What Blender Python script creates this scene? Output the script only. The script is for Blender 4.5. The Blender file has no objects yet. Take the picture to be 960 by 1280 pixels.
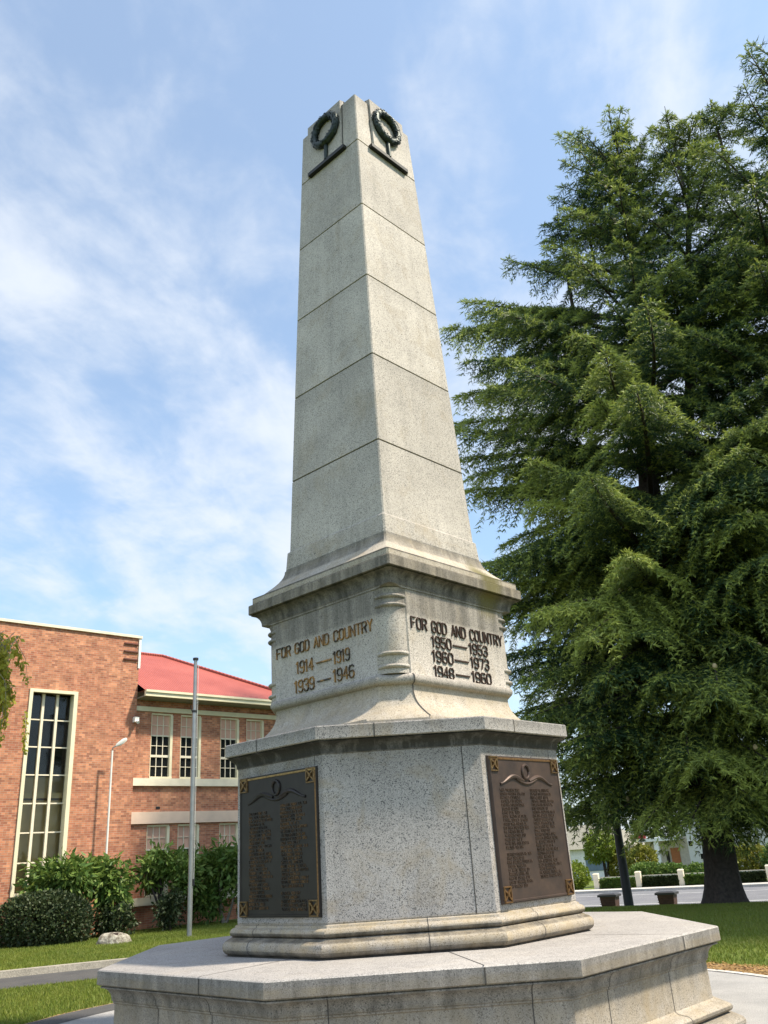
import bpy, math, random
import numpy as np
from mathutils import Vector, Matrix
from math import radians, sin, cos, pi, sqrt
random.seed(7); RNG=np.random.default_rng(11)
C=bpy.context.scene.collection
R2=sqrt(2)
S=1.3; GZ=0.62       # memorial module -> metres; platform top stands GZ*S above the paving
# ------------------------------------------------------------------ helpers
class MB:
    def __init__(s): s.v=[]; s.f=[]; s.m=[]
    def add(s,vs,fs,mi=0):
        o=len(s.v); s.v+= [tuple(v) for v in vs]; s.f+=[tuple(i+o for i in f) for f in fs]; s.m+=[mi]*len(fs)
    def box(s,x0,x1,y0,y1,z0,z1,mi=0,M=None):
        vs=[Vector((x,y,z)) for z in (z0,z1) for y in (y0,y1) for x in (x0,x1)]
        if M: vs=[M@v for v in vs]
        s.add(vs,[(0,2,3,1),(4,5,7,6),(0,1,5,4),(2,6,7,3),(0,4,6,2),(1,3,7,5)],mi)
    def tube(s,pts,rad,n=8,mi=0,cap=True):
        pts=[Vector(p) for p in pts]
        if not hasattr(rad,'__len__'): rad=[rad]*len(pts)
        o=len(s.v); a=None
        for i,p in enumerate(pts):
            d=(pts[min(i+1,len(pts)-1)]-pts[max(i-1,0)]).normalized()
            if a is None: a=d.orthogonal().normalized()
            a=(a-d*a.dot(d)).normalized(); b=d.cross(a)
            for k in range(n):
                t=2*pi*k/n; s.v.append(tuple(p+(a*cos(t)+b*sin(t))*rad[i]))
        for i in range(len(pts)-1):
            for k in range(n):
                s.f.append((o+i*n+k,o+i*n+(k+1)%n,o+(i+1)*n+(k+1)%n,o+(i+1)*n+k)); s.m.append(mi)
        if cap:
            s.f.append(tuple(o+k for k in range(n))[::-1]); s.m.append(mi)
            s.f.append(tuple(o+(len(pts)-1)*n+k for k in range(n))); s.m.append(mi)
    def rings(s,rs,mi=0,cap0=True,cap1=True):
        n=len(rs[0]); o=len(s.v)
        for r in rs: s.v+=[tuple(p) for p in r]
        for i in range(len(rs)-1):
            for k in range(n):
                s.f.append((o+i*n+k,o+i*n+(k+1)%n,o+(i+1)*n+(k+1)%n,o+(i+1)*n+k)); s.m.append(mi)
        if cap0: s.f.append(tuple(o+k for k in range(n))[::-1]); s.m.append(mi)
        if cap1: s.f.append(tuple(o+(len(rs)-1)*n+k for k in range(n))); s.m.append(mi)
    def build(s,name,mats,parent=None,smooth=None):
        me=bpy.data.meshes.new(name); me.from_pydata(s.v,[],s.f)
        if not isinstance(mats,(list,tuple)): mats=[mats]
        for m in mats: me.materials.append(m)
        me.polygons.foreach_set('material_index',s.m)
        if smooth is not None:
            me.polygons.foreach_set('use_smooth',[True]*len(me.polygons)); me.set_sharp_from_angle(angle=radians(smooth))
        me.update(); o=bpy.data.objects.new(name,me); C.objects.link(o)
        if parent: o.parent=parent
        return o
def npmesh(name,V,F,mats,parent=None,attr=None,mi=None):
    """V (n,3), F (m,k) uniform face size"""
    me=bpy.data.meshes.new(name); k=F.shape[1]
    me.vertices.add(len(V)); me.vertices.foreach_set('co',V.astype(np.float32).ravel())
    me.loops.add(F.size); me.loops.foreach_set('vertex_index',F.astype(np.int32).ravel())
    me.polygons.add(len(F)); me.polygons.foreach_set('loop_start',np.arange(0,F.size,k,dtype=np.int32))
    if not isinstance(mats,(list,tuple)): mats=[mats]
    for m in mats: me.materials.append(m)
    if mi is not None: me.polygons.foreach_set('material_index',mi.astype(np.int32))
    if attr is not None:
        a=me.attributes.new('tip','FLOAT','POINT'); a.data.foreach_set('value',attr.astype(np.float32))
    me.update(calc_edges=True); o=bpy.data.objects.new(name,me); C.objects.link(o)
    if parent: o.parent=parent
    return o
def tag(o,label=None,cat=None,group=None,kind=None):
    if label: o['label']=label
    if cat: o['category']=cat
    if group: o['group']=group
    if kind: o['kind']=kind
    return o
def thing(name,label,cat,loc=(0,0,0),rz=0,group=None):
    o=bpy.data.objects.new(name,None); C.objects.link(o); o.location=loc; o.rotation_euler=(0,0,rz)
    o.empty_display_size=.2
    return tag(o,label,cat,group)
def copy_tree(o,parent=None):
    c=o.copy(); C.objects.link(c); c.parent=parent
    for ch in list(o.children): copy_tree(ch,c)
    return c
# ------------------------------------------------------------------ materials
class NT:
    def __init__(s,name):
        s.m=bpy.data.materials.new(name); s.m.use_nodes=True; s.t=s.m.node_tree; s.n=s.t.nodes; s.l=s.t.links
        s.b=s.n['Principled BSDF']
    def node(s,ty,**k):
        n=s.n.new(ty)
        for a,v in k.items():
            if a.startswith('i_'):
                key=a[2:]; key=int(key) if key.isdigit() else key.replace('_',' ')
                if isinstance(v,bpy.types.NodeSocket): s.l.new(v,n.inputs[key])
                else: n.inputs[key].default_value=v
            else: setattr(n,a,v)
        return n
    def coord(s,sc=(1,1,1),kind='Object'):
        t=s.node('ShaderNodeTexCoord'); m=s.node('ShaderNodeMapping'); m.inputs['Scale'].default_value=sc
        s.l.new(t.outputs[kind],m.inputs['Vector']); return m.outputs[0]
    def noise(s,scale,detail=3,vec=None,rough=.55,dist=0):
        n=s.node('ShaderNodeTexNoise',i_Scale=scale,i_Detail=detail,i_Roughness=rough,i_Distortion=dist)
        if vec is not None: s.l.new(vec,n.inputs['Vector'])
        return n.outputs['Fac']
    def ramp(s,fac,stops):
        r=s.node('ShaderNodeValToRGB'); s.l.new(fac,r.inputs['Fac']); e=r.color_ramp.elements
        while len(e)<len(stops): e.new(.5)
        for el,(p,c) in zip(e,stops):
            el.position=p; el.color=(c,c,c,1) if not hasattr(c,'__len__') else (*c,1)
        return r.outputs['Color']
    def mix(s,fac,a,b,mode='MIX'):
        n=s.node('ShaderNodeMix',data_type='RGBA',blend_type=mode)
        for key,v in ((0,fac),(6,a),(7,b)):
            if isinstance(v,bpy.types.NodeSocket): s.l.new(v,n.inputs[key])
            else: n.inputs[key].default_value=v if key==0 else (*v,1)
        return n.outputs[2]
    def math(s,op,a,b=0,c=0):
        n=s.node('ShaderNodeMath',operation=op)
        for i,v in enumerate((a,b,c)):
            if isinstance(v,bpy.types.NodeSocket): s.l.new(v,n.inputs[i])
            else: n.inputs[i].default_value=v
        return n.outputs[0]
    def maprange(s,v,a,b,c=0,d=1,smooth=True):
        n=s.node('ShaderNodeMapRange',i_0=v,i_1=a,i_2=b,i_3=c,i_4=d); 
        if smooth: n.interpolation_type='SMOOTHSTEP'
        return n.outputs[0]
    def bump(s,h,strength=.3,dist=.01):
        b=s.node('ShaderNodeBump',i_Strength=strength,i_Distance=dist); s.l.new(h,b.inputs['Height']); s.l.new(b.outputs[0],s.b.inputs['Normal'])
    def out(s,col=None,rough=.8,metal=0,spec=None):
        if col is not None:
            if isinstance(col,bpy.types.NodeSocket): s.l.new(col,s.b.inputs['Base Color'])
            else: s.b.inputs['Base Color'].default_value=(*col,1)
        if isinstance(rough,bpy.types.NodeSocket): s.l.new(rough,s.b.inputs['Roughness'])
        else: s.b.inputs['Roughness'].default_value=rough
        s.b.inputs['Metallic'].default_value=metal
        if spec is not None: s.b.inputs['Specular IOR Level'].default_value=spec
        return s.m
def plain(name,col,rough=.6,metal=0,var=.15,scale=6,spec=None):
    t=NT(name); n=t.noise(scale,5,t.coord()); d=t.ramp(n,[(.3,1-var),(.7,1+var)])
    return t.out(t.mix(1,col,d,'MULTIPLY'),rough,metal,spec)
def granite(name,base,stain_shade_bands=(),warm=(),streak=.35,ochre=.25,speck=1.0,topdirt=None,moss=None,chip=True,courses=()):
    """speckled grey granite; stain_shade_bands: (z_low,z_high,strength) in metres of weather streaks under ledges, plus shade painted into the plinth cavetto"""
    t=NT(name); v=t.coord()
    geo=t.node('ShaderNodeNewGeometry'); pos=geo.outputs['Position']
    sep=t.node('ShaderNodeSeparateXYZ'); t.l.new(pos,sep.inputs[0]); z=sep.outputs['Z']
    # crystals
    vo=t.node('ShaderNodeTexVoronoi',i_Scale=165.0); t.l.new(v,vo.inputs['Vector'])
    cs=t.node('ShaderNodeSeparateColor'); t.l.new(vo.outputs['Color'],cs.inputs[0])
    big=t.node('ShaderNodeTexVoronoi',i_Scale=105.0); t.l.new(v,big.inputs['Vector'])
    bs=t.node('ShaderNodeSeparateColor'); t.l.new(big.outputs['Color'],bs.inputs[0])
    dens=t.noise(3.0,3,v)
    thr=t.maprange(dens,.3,.75,.07,.2)
    dark=t.math('LESS_THAN',cs.outputs[0],thr)
    dark2=t.math('LESS_THAN',bs.outputs[0],.045)
    g=t.ramp(cs.outputs[1],[(0,.72),(.35,.95),(.8,1.08),(1,1.3)])
    col=t.mix(1,base,g,'MULTIPLY')
    m1=t.math('MULTIPLY',dark,.62*speck); col=t.mix(m1,col,(.07,.07,.075))
    m2=t.math('MULTIPLY',dark2,.65*speck); col=t.mix(m2,col,(.06,.06,.065))
    # broad tone
    n=t.noise(1.1,5,v,.6); col=t.mix(1,col,t.ramp(n,[(.3,.84),(.7,1.12)]),'MULTIPLY')
    if courses:
        idx=0
        for cz in courses: idx=t.math('ADD',t.math('GREATER_THAN',z,cz),idx)
        wn_=t.node('ShaderNodeTexWhiteNoise',noise_dimensions='1D'); t.l.new(idx,wn_.inputs['W'])
        col=t.mix(1,col,t.ramp(wn_.outputs['Value'],[(0,.90),(1,1.06)]),'MULTIPLY')
    # ochre/lichen patches
    n=t.noise(2.3,6,v,.65,.6); o=t.math('MULTIPLY',t.ramp(n,[(.52,0),(.72,1)]),ochre)
    col=t.mix(o,col,(.25,.185,.095))
    for zl,zh,k in warm:
        m=t.math('MULTIPLY',t.math('MULTIPLY',t.maprange(z,zl-.02,zl,0,1),t.maprange(z,zh,zh+.04,1,0)),t.ramp(t.noise(5,5,v,.65),[(.3,.3*k),(.65,k)])); col=t.mix(m,col,(.33,.25,.13))
    # streaks; the bands also carry shade painted under the plinth cornice
    sv=t.coord((9,9,.55)); sn=t.noise(1.0,6,sv,.6,.3)
    base_st=t.math('MULTIPLY',t.ramp(sn,[(.5,0),(.75,1)]),streak*.5)
    tot=base_st
    for zl,zh,k in stain_shade_bands:
        up=t.maprange(z,zl,zl+(zh-zl)*(.25 if k>.6 else 1.0),0,1); cut=t.math('LESS_THAN',z,zh+.004)
        m=t.math('MULTIPLY',t.math('MULTIPLY',up,cut),k)
        m=t.math('MULTIPLY',m,t.ramp(sn,[(.28,.35 if k<.9 else .62),(.6,1)]))
        tot=t.math('MAXIMUM',tot,m)
    blot=t.noise(14,5,v,.7); tot=t.math('MULTIPLY',tot,t.ramp(blot,[(.25,.75),(.65,1.0)]))
    col=t.mix(tot,col,(.03,.028,.024))
    if chip:
        cn=t.node('ShaderNodeTexVoronoi',i_Scale=3.2); t.l.new(v,cn.inputs['Vector'])
        ds=t.noise(30,2,v); dd=t.math('ADD',cn.outputs['Distance'],t.math('MULTIPLY',ds,.05))
        col=t.mix(t.math('MULTIPLY',t.math('LESS_THAN',dd,.068),.7),col,(.08,.075,.07))
    if moss:
        mx,my,mz,r,zs=moss
        sub=t.node('ShaderNodeVectorMath',operation='SUBTRACT'); t.l.new(pos,sub.inputs[0]); sub.inputs[1].default_value=(mx,my,mz)
        mul=t.node('ShaderNodeVectorMath',operation='MULTIPLY'); t.l.new(sub.outputs[0],mul.inputs[0]); mul.inputs[1].default_value=(1/r,1/r,1/zs)
        ln=t.node('ShaderNodeVectorMath',operation='LENGTH'); t.l.new(mul.outputs[0],ln.inputs[0])
        mm=t.maprange(t.math('ADD',ln.outputs['Value'],t.math('MULTIPLY',t.noise(9,5,sv,.7),.9)),.75,1.3,.9,0)
        col=t.mix(mm,col,(.11,.095,.025))
    h=t.noise(120,2,v); t.bump(h,.35,.006)
    return t.out(col,t.ramp(t.noise(60,2,v),[(.3,.62),(.7,.85)]),0,.35)
def Z(u): return (u+GZ)*S
W=(.425,.388,.348)
M={}
M['granite_shaft']=granite('granite_shaft',W,[(Z(3.36),Z(4.1056),.18),(Z(8.0),Z(8.75),.35),(Z(4.7),Z(5.05),.2),(Z(5.8),Z(6.0),.2)],streak=.45,ochre=.3,courses=[Z(q) for q in (4.1056,5.0496,6.0061,6.9535,7.8944)])
M['granite_pedestal']=granite('granite_pedestal',(.39,.355,.315),warm=[(Z(1.55),Z(1.85),.45),(Z(2.75),Z(3.15),.35)],stain_shade_bands=[(Z(2.38),Z(2.64),.75),(Z(2.62),Z(2.765),1.0),(Z(2.74),Z(2.856),.8),(Z(2.9),Z(2.96),.95),(Z(3.05),Z(3.18),.7),(Z(1.75),Z(1.92),.4)],streak=.55,ochre=.4,moss=(S*.90,-S*.24,Z(2.86),.36,.62))
M['granite_plinth']=granite('granite_plinth',(.335,.315,.30),warm=[(Z(0),Z(.2),.65)],stain_shade_bands=[(Z(1.0),Z(1.33),.4),(Z(1.31),Z(1.415),1.25),(Z(1.40),Z(1.517),.5),(Z(.09),Z(.15),.8),(Z(-.03),Z(.04),.7)],streak=.55,ochre=.5,speck=1.3)  # strongest band: cavetto stain together with its shade, painted into the colour
M['granite_platform']=granite('granite_platform',(.34,.315,.285),warm=[(Z(-.6),Z(-.2),.4)],stain_shade_bands=[(Z(-.235),Z(-.1),.72),(Z(-.5),Z(-.2),.5),(Z(-.63),Z(-.5),.6)],streak=.6,ochre=.45,speck=1.1)
M['granite_slab']=granite('granite_slab',(.33,.308,.29),warm=[(Z(-.1),Z(-.06),.45)],stain_shade_bands=[(Z(-.13),Z(-.012),.62)],streak=.45,ochre=.14,speck=.8)
M['mortar']=plain('mortar_dark',(.055,.05,.045),.95)
M['bronze']=plain('bronze_verdigris',(.022,.032,.028),.5,.55,.4,30)
M['ledge']=plain('bronze_ledge',(.012,.013,.012),.5,.4,.3,20)
t=NT('plaque_bronze_dark'); n=t.noise(5,6,t.coord(),.65); M['plaque_l']=t.out(t.mix(n,(.026,.024,.024),(.060,.052,.048)),.42,.75)
t=NT('plaque_bronze_brown'); n=t.noise(5,6,t.coord(),.65); M['plaque_r']=t.out(t.mix(t.ramp(n,[(.35,0),(.7,1)]),(.055,.040,.036),(.10,.066,.052)),.5,.55)
M['rosette']=plain('worn_brass',(.19,.12,.055),.42,.75,.35,40)
M['rosette_dim']=plain('dull_brass',(.17,.095,.04),.5,.7,.35,40)
M['brassline']=plain('brass_edge',(.30,.20,.085),.45,.8,.4,20)
t=NT('letter_gilt'); n=t.noise(7,4,t.coord(),.6); M['gilt']=t.out(t.mix(t.ramp(n,[(.4,0),(.58,1)]),(.05,.042,.035),(.36,.20,.07)),.5,.5)
t=NT('letter_brown'); n=t.noise(25,4,t.coord(),.6); M['lbrown']=t.out(t.mix(n,(.035,.022,.018),(.085,.05,.036)),.55,.4)
t=NT('names_raised'); n=t.noise(9,5,t.coord(),.7); M['names']=t.out(t.mix(t.ramp(n,[(.42,0),(.68,1)]),(.05,.042,.038),(.26,.15,.07)),.45,.7)
M['names_r']=plain('names_brown',(.11,.075,.058),.45,.6,.4,9)
# brick
t=NT('red_brick'); tc=t.node('ShaderNodeTexCoord'); sp=t.node('ShaderNodeSeparateXYZ'); t.l.new(tc.outputs['Object'],sp.inputs[0])
cb=t.node('ShaderNodeCombineXYZ'); t.l.new(t.math('ADD',sp.outputs[0],sp.outputs[1]),cb.inputs[0]); t.l.new(sp.outputs[2],cb.inputs[1]); bv=cb.outputs[0]
def brick(c1,c2,mo,bias=0):
    b=t.node('ShaderNodeTexBrick',i_Vector=bv,i_Scale=1.0,i_Mortar_Size=.0055,i_Mortar_Smooth=.2,i_Bias=bias,i_Brick_Width=.18,i_Row_Height=.060)
    b.inputs['Color1'].default_value=(*c1,1); b.inputs['Color2'].default_value=(*c2,1); b.inputs['Mortar'].default_value=(*mo,1); return b
b1=brick((.43,.172,.092),(.32,.105,.058),(.36,.25,.18))
b2=brick((.56,.25,.13),(.12,.045,.035),(.36,.25,.18),-.25)
nn=t.noise(.75,5,bv,.65); k=t.ramp(nn,[(.42,.05),(.62,.65)])
col=t.mix(k,b1.outputs['Color'],b2.outputs['Color'])
wn=t.noise(3.0,3,bv); col=t.mix(1,col,t.ramp(wn,[(.3,.86),(.7,1.12)]),'MULTIPLY')
# fired tint changing brick by brick
st=t.node('ShaderNodeTexWhiteNoise',noise_dimensions='2D'); fl=t.node('ShaderNodeVectorMath',operation='SNAP'); t.l.new(bv,fl.inputs[0]); fl.inputs[1].default_value=(.09,.060,1)
t.l.new(fl.outputs[0],st.inputs['Vector']); col=t.mix(.5,col,t.mix(1,col,t.ramp(st.outputs['Value'],[(0,.62),(1,1.35)]),'MULTIPLY'))
t.bump(b1.outputs['Fac'],-.5,.01); M['brick']=t.out(col,.9)
M['cream']=plain('cream_paint',(.68,.62,.44),.55,0,.08,3)
M['cream_band']=plain('cream_render_band',(.70,.63,.49),.75,0,.1,2.5)
M['peach_band']=plain('peach_render_band',(.68,.50,.385),.75,0,.08,2.5)
M['soffit']=plain('soffit_grey',(.20,.19,.15),.8)
t=NT('red_roof'); tc=t.coord(); w=t.node('ShaderNodeTexWave',i_Scale=3.3,i_Distortion=0.0,wave_type='BANDS',bands_direction='X'); t.l.new(tc,w.inputs['Vector'])
n=t.noise(.8,5,tc,.6); c=t.mix(t.ramp(n,[(.3,0),(.7,1)]),(.31,.062,.045),(.40,.095,.07)); c=t.mix(.25,c,t.mix(1,c,w.outputs['Color'],'MULTIPLY')); t.bump(w.outputs['Fac'],.6,.03)
M['roof']=t.out(c,.6)
M['blind']=plain('window_blind',(.60,.36,.27),.75,0,.08,4)
M['white']=plain('white_metal',(.72,.71,.66),.4,0,.06,6)
t=NT('window_glass'); t.b.inputs['Base Color'].default_value=(.012,.014,.016,1); t.b.inputs['Roughness'].default_value=.06; t.b.inputs['Specular IOR Level'].default_value=.5; M['glass']=t.m
# clear glass
t=NT('clear_glass'); tr=t.node('ShaderNodeBsdfTransparent'); tr.inputs[0].default_value=(.72,.74,.72,1); gl=t.node('ShaderNodeBsdfGlossy',i_Roughness=.04); fr=t.node('ShaderNodeFresnel',i_IOR=1.5)
mx=t.node('ShaderNodeMixShader'); t.l.new(fr.outputs[0],mx.inputs[0]); t.l.new(tr.outputs[0],mx.inputs[1]); t.l.new(gl.outputs[0],mx.inputs[2]); t.l.new(mx.outputs[0],t.n['Material Output'].inputs['Surface']); M['clear']=t.m
M['ochre_wall']=plain('stairwell_plaster',(.80,.60,.28),.8,0,.1,2)
M['dark_in']=plain('dark_interior',(.03,.03,.032),.9)
M['steel']=plain('galvanised_steel',(.30,.31,.31),.38,.6,.12,5)
M['dark_metal']=plain('dark_metal',(.03,.03,.033),.5,.5)
# ground
def ground_mat(name,c1,c2,sc,c3=None,fine=60,rough=.95,bumpd=.02):
    t=NT(name); v=t.coord(); a=t.noise(sc,6,v,.65); b=t.noise(fine,3,v,.6)
    c=t.mix(t.ramp(a,[(.35,0),(.65,1)]),c1,c2); c=t.mix(1,c,t.ramp(b,[(.25,.6),(.75,1.4)]),'MULTIPLY')
    if c3: c=t.mix(t.ramp(t.noise(sc*.35,4,v,.6),[(.55,0),(.7,.8)]),c,c3)
    t.bump(b,.5,bumpd); return t.out(c,rough,0,.2)
M['grass_ground']=ground_mat('grass_ground',(.07,.105,.018),(.13,.16,.03),.9,(.19,.19,.06))
M['asphalt']=ground_mat('path_asphalt',(.065,.065,.068),(.09,.088,.085),1.5,None,80)
M['road']=ground_mat('road_asphalt',(.14,.14,.155),(.18,.18,.19),.5,None,40)
M['concrete']=ground_mat('kerb_concrete',(.26,.24,.20),(.34,.31,.26),2,None,50)
M['footpath']=ground_mat('footpath_concrete',(.42,.40,.37),(.5,.48,.44),1,None,30)
M['paving']=ground_mat('paving_aggregate',(.27,.265,.26),(.35,.34,.33),1.3,None,90)
M['soil']=ground_mat('leaf_soil',(.20,.13,.065),(.33,.23,.12),6,(.42,.32,.18),35,.95,.03)
def leafmat(name,c1,c2,c3,sc=1.2,trans=.25,tip_light_col=None,rough=.55):
    t=NT(name); v=t.coord(); n=t.noise(sc,4,v,.6)
    g=t.node('ShaderNodeNewGeometry'); c=t.mix(t.ramp(n,[(.35,0),(.65,1)]),c1,c2)
    c=t.mix(t.ramp(g.outputs['Random Per Island'],[(.4,0),(1,.75)]),c,c3)
    if tip_light_col:
        a=t.node('ShaderNodeAttribute',attribute_name='tip'); c=t.mix(t.math('MULTIPLY',a.outputs['Fac'],.8),c,tip_light_col)  # yellow growth tips, plus sunlit highlights painted onto the upper tufts
    t.out(c,rough,0,.3)
    tl=t.node('ShaderNodeBsdfTranslucent'); t.l.new(c,tl.inputs[0]); mx=t.node('ShaderNodeMixShader',i_0=trans)
    t.l.new(t.b.outputs[0],mx.inputs[1]); t.l.new(tl.outputs[0],mx.inputs[2]); t.l.new(mx.outputs[0],t.n['Material Output'].inputs['Surface'])
    return t.m
M['cedar']=leafmat('cedar_needles',(.027,.068,.028),(.046,.090,.030),(.021,.056,.036),.45,.28,(.46,.53,.11))
M['shrub']=leafmat('shrub_leaves',(.07,.14,.03),(.11,.18,.035),(.19,.25,.05),1.5,.25)
M['hedge']=leafmat('dark_hedge_leaves',(.022,.04,.016),(.035,.055,.018),(.06,.075,.025),2,.12)
M['bright']=leafmat('bright_leaves',(.13,.20,.025),(.19,.25,.03),(.24,.27,.04),1,.3)
M['yellow']=leafmat('yellow_leaves',(.22,.22,.03),(.15,.18,.03),(.28,.26,.05),1,.3)
M['birch']=leafmat('pale_leaves',(.40,.38,.05),(.50,.43,.07),(.28,.32,.045),1.5,.5)
M['blade']=leafmat('grass_blades',(.125,.185,.026),(.18,.225,.033),(.23,.235,.055),.8,.35)
M['bark']=plain('cedar_bark',(.045,.036,.03),.95,0,.4,12)
M['pale_bark']=plain('pale_bark',(.21,.185,.15),.9,0,.3,14)
M['cone']=plain('cedar_cone',(.45,.36,.20),.7,0,.2,40)
t=NT('rock_lichen'); v=t.coord(); t.bump(t.noise(14,5,v),.8,.03); M['rock']=t.out(t.mix(t.ramp(t.noise(12,5,v,.7),[(.4,0),(.6,1)]),(.12,.10,.075),(.36,.34,.28)),.95)
M['rustbin']=plain('bin_brown',(.06,.026,.02),.7,0,.3,8)
M['darklid']=plain('bin_lid',(.025,.024,.026),.6)
M['pole_dark']=plain('dark_post_paint',(.02,.022,.026),.6)
M['clad']=plain('grey_cladding',(.52,.52,.50),.8,0,.05,1)
M['beige']=plain('beige_render',(.55,.50,.42),.8); M['orange']=plain('orange_door',(.38,.13,.04),.6); M['redsign']=plain('red_fascia',(.42,.05,.05),.5); M['whitewall']=plain('white_render',(.72,.72,.70),.7)
M['bluegrey']=plain('bluegrey_glass',(.10,.15,.20),.3)
# ------------------------------------------------------------------ memorial
def ring(z,b,a):
    b*=S;a*=S;z=Z(z); s=max(b*R2-a,.004); a=b*R2-s
    return [(-s,-a,z),(s,-a,z),(a,-s,z),(a,s,z),(s,a,z),(-s,a,z),(-a,s,z),(-a,-s,z)]
def arc(z0,z1,o0,out,n=7):
    """half-round moulding between z0 and z1 projecting by out beyond offset o0"""
    return [(z0+(z1-z0)*(.5-.5*cos(pi*i/n)), o0+out*sin(pi*i/n)) for i in range(n+1)]
def cav(z0,o0,z1,o1,n=7):
    """cavetto rising from (z0,o0) out to (z1,o1)"""
    return [(z0+(z1-z0)*sin(pi/2*i/n), o0+(o1-o0)*(1-cos(pi/2*i/n))) for i in range(n+1)]
def lof(mb,prof,b0,a0,mi=0,**k): mb.rings([ring(z,b0+o,a0+o) for z,o in prof],mi,**k)
mem=thing('war_memorial','tall grey granite obelisk war memorial with wreaths, bronze name plaques and an octagonal stepped base','monument')
def joint(mb,pts,w=.009,out=.002,mi=1):
    """dark mortar strip following section points (x,y,z metres) of a vertical joint; pts with outward normal"""
    for (p,n),(q,m) in zip(pts[:-1],pts[1:]):
        p=Vector(p);q=Vector(q);n=Vector(n);m=Vector(m); d=(q-p)
        side=d.cross(n+m).normalized()*w/2
        a=n.normalized()*out; 
        mb.add([p+a-side,p+a+side,q+a+side,q+a-side],[(0,1,2,3)],mi)
def facejoint(mb,prof,b0,face,along,w=.009):
    """face 'F' front, 'L','R' diagonal faces; prof list (z,o)"""
    nrm={'F':(0,-1,0),'L':(-1/R2,-1/R2,0),'R':(1/R2,-1/R2,0)}[face]; n=Vector(nrm); u=Vector((0,0,1)).cross(n)
    pts=[]
    for z,o in prof:
        p=n*(b0+o)*S+u*along*S; p.z=Z(z); pts.append((p,n))
    # normals follow the section
    out=[]
    for i,(p,_) in enumerate(pts):
        d=pts[min(i+1,len(pts)-1)][0]-pts[max(i-1,0)][0]; m=u.cross(d).normalized()
        if m.dot(n)<0: m=-m
        out.append((p,m))
    joint(mb,out,w)
# platform
mb=MB(); b0,a0=2.09,2.10
prof=[(-.66,.18)]+arc(-.64,-.55,.11,.07)+[(-.545,.10)]+arc(-.54,-.475,.06,.055)+[(-.47,.02),(-.455,0),(-.222,0),(-.215,.012),(-.205,.012)]+cav(-.2,.02,-.115,.095)+[(-.108,.095),(-.104,.085),(-.1,.085)]
lof(mb,prof,b0,a0,cap1=False)
for f,al in (('F',.62),('F',-.55),('L',-.32),('L',.28),('R',.30),('R',-.5)):
    facejoint(mb,prof,a0 if f=='F' else b0,f,al)
base=mb.build('base_course',[M['granite_platform'],M['mortar']],mem,30)
mb=MB(); prof=[(-.098,.07),(-.0975,.108),(-.09,.118),(-.008,.118),(-.002,.113),(.001,.105),(.001,-.6)]
lof(mb,prof,b0,a0,cap0=False,cap1=True)
side=[(-.097,.11),(-.088,.119),(-.008,.119)]; 
for f,al in (('F',.35),('L',.30),('R',.36)):
    facejoint(mb,side,a0 if f=='F' else b0,f,al,.012)
# top joints
for f,al in (('F',.35),('L',.30),('R',.36)):
    n=Vector({'F':(0,-1,0),'L':(-1/R2,-1/R2,0),'R':(1/R2,-1/R2,0)}[f]); u=Vector((0,0,1)).cross(n); bb=a0 if f=='F' else b0
    p=n*(bb+.118)*S+u*al*S; q=n*1.30*S+u*al*.6*S; z=Z(.001)+.002; sd=(q-p).cross(Vector((0,0,1))).normalized()*.005
    mb.add([(p-sd)[:2]+(z,),(p+sd)[:2]+(z,),(q+sd)[:2]+(z,),(q-sd)[:2]+(z,)],[(0,1,2,3)],1)
mb.build('platform_slab',[M['granite_slab'],M['mortar']],mem,30)
# plinth (octagonal die)
mb=MB(); b0,a0=1.318,1.288
base_p=[(.0015,.06),(.006,.075)]+arc(.01,.112,.055,.05,9)+[(.116,.05),(.122,.045)]+arc(.125,.185,.02,.035,7)+[(.19,.018),(.2,.015),(.205,.0),(.21,-.004),(.214,0)]
top_p=[(1.325,0),(1.328,.008),(1.334,.008)]+cav(1.335,.01,1.408,.078)+[(1.412,.07),(1.418,.07),(1.4185,.09),(1.424,.098),(1.508,.098),(1.5165,.09),(1.5175,-.3)]
lof(mb,base_p+[(.216,0),(.6,0),(1.0,0)]+top_p,b0,a0)
facejoint(mb,[(.215,0),(.6,0),(1.324,0)],a0,'F',.44,.009)
facejoint(mb,[(1.258,0),(1.324,0)],b0,'L',.42,.008)
facejoint(mb,[(1.258,0),(1.324,0)],b0,'R',.38,.008)
for f,al in (('F',.10),('L',-.25),('R',-.1)): facejoint(mb,base_p[:-1],a0 if f=='F' else b0,f,al,.008)
for f,al in (('F',-.19),('L',-.14),('R',-.18),):
    facejoint(mb,top_p[2:-1],a0 if f=='F' else b0,f,al,.012)
mb.build('octagonal_plinth',[M['granite_plinth'],M['mortar']],mem,30)
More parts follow.
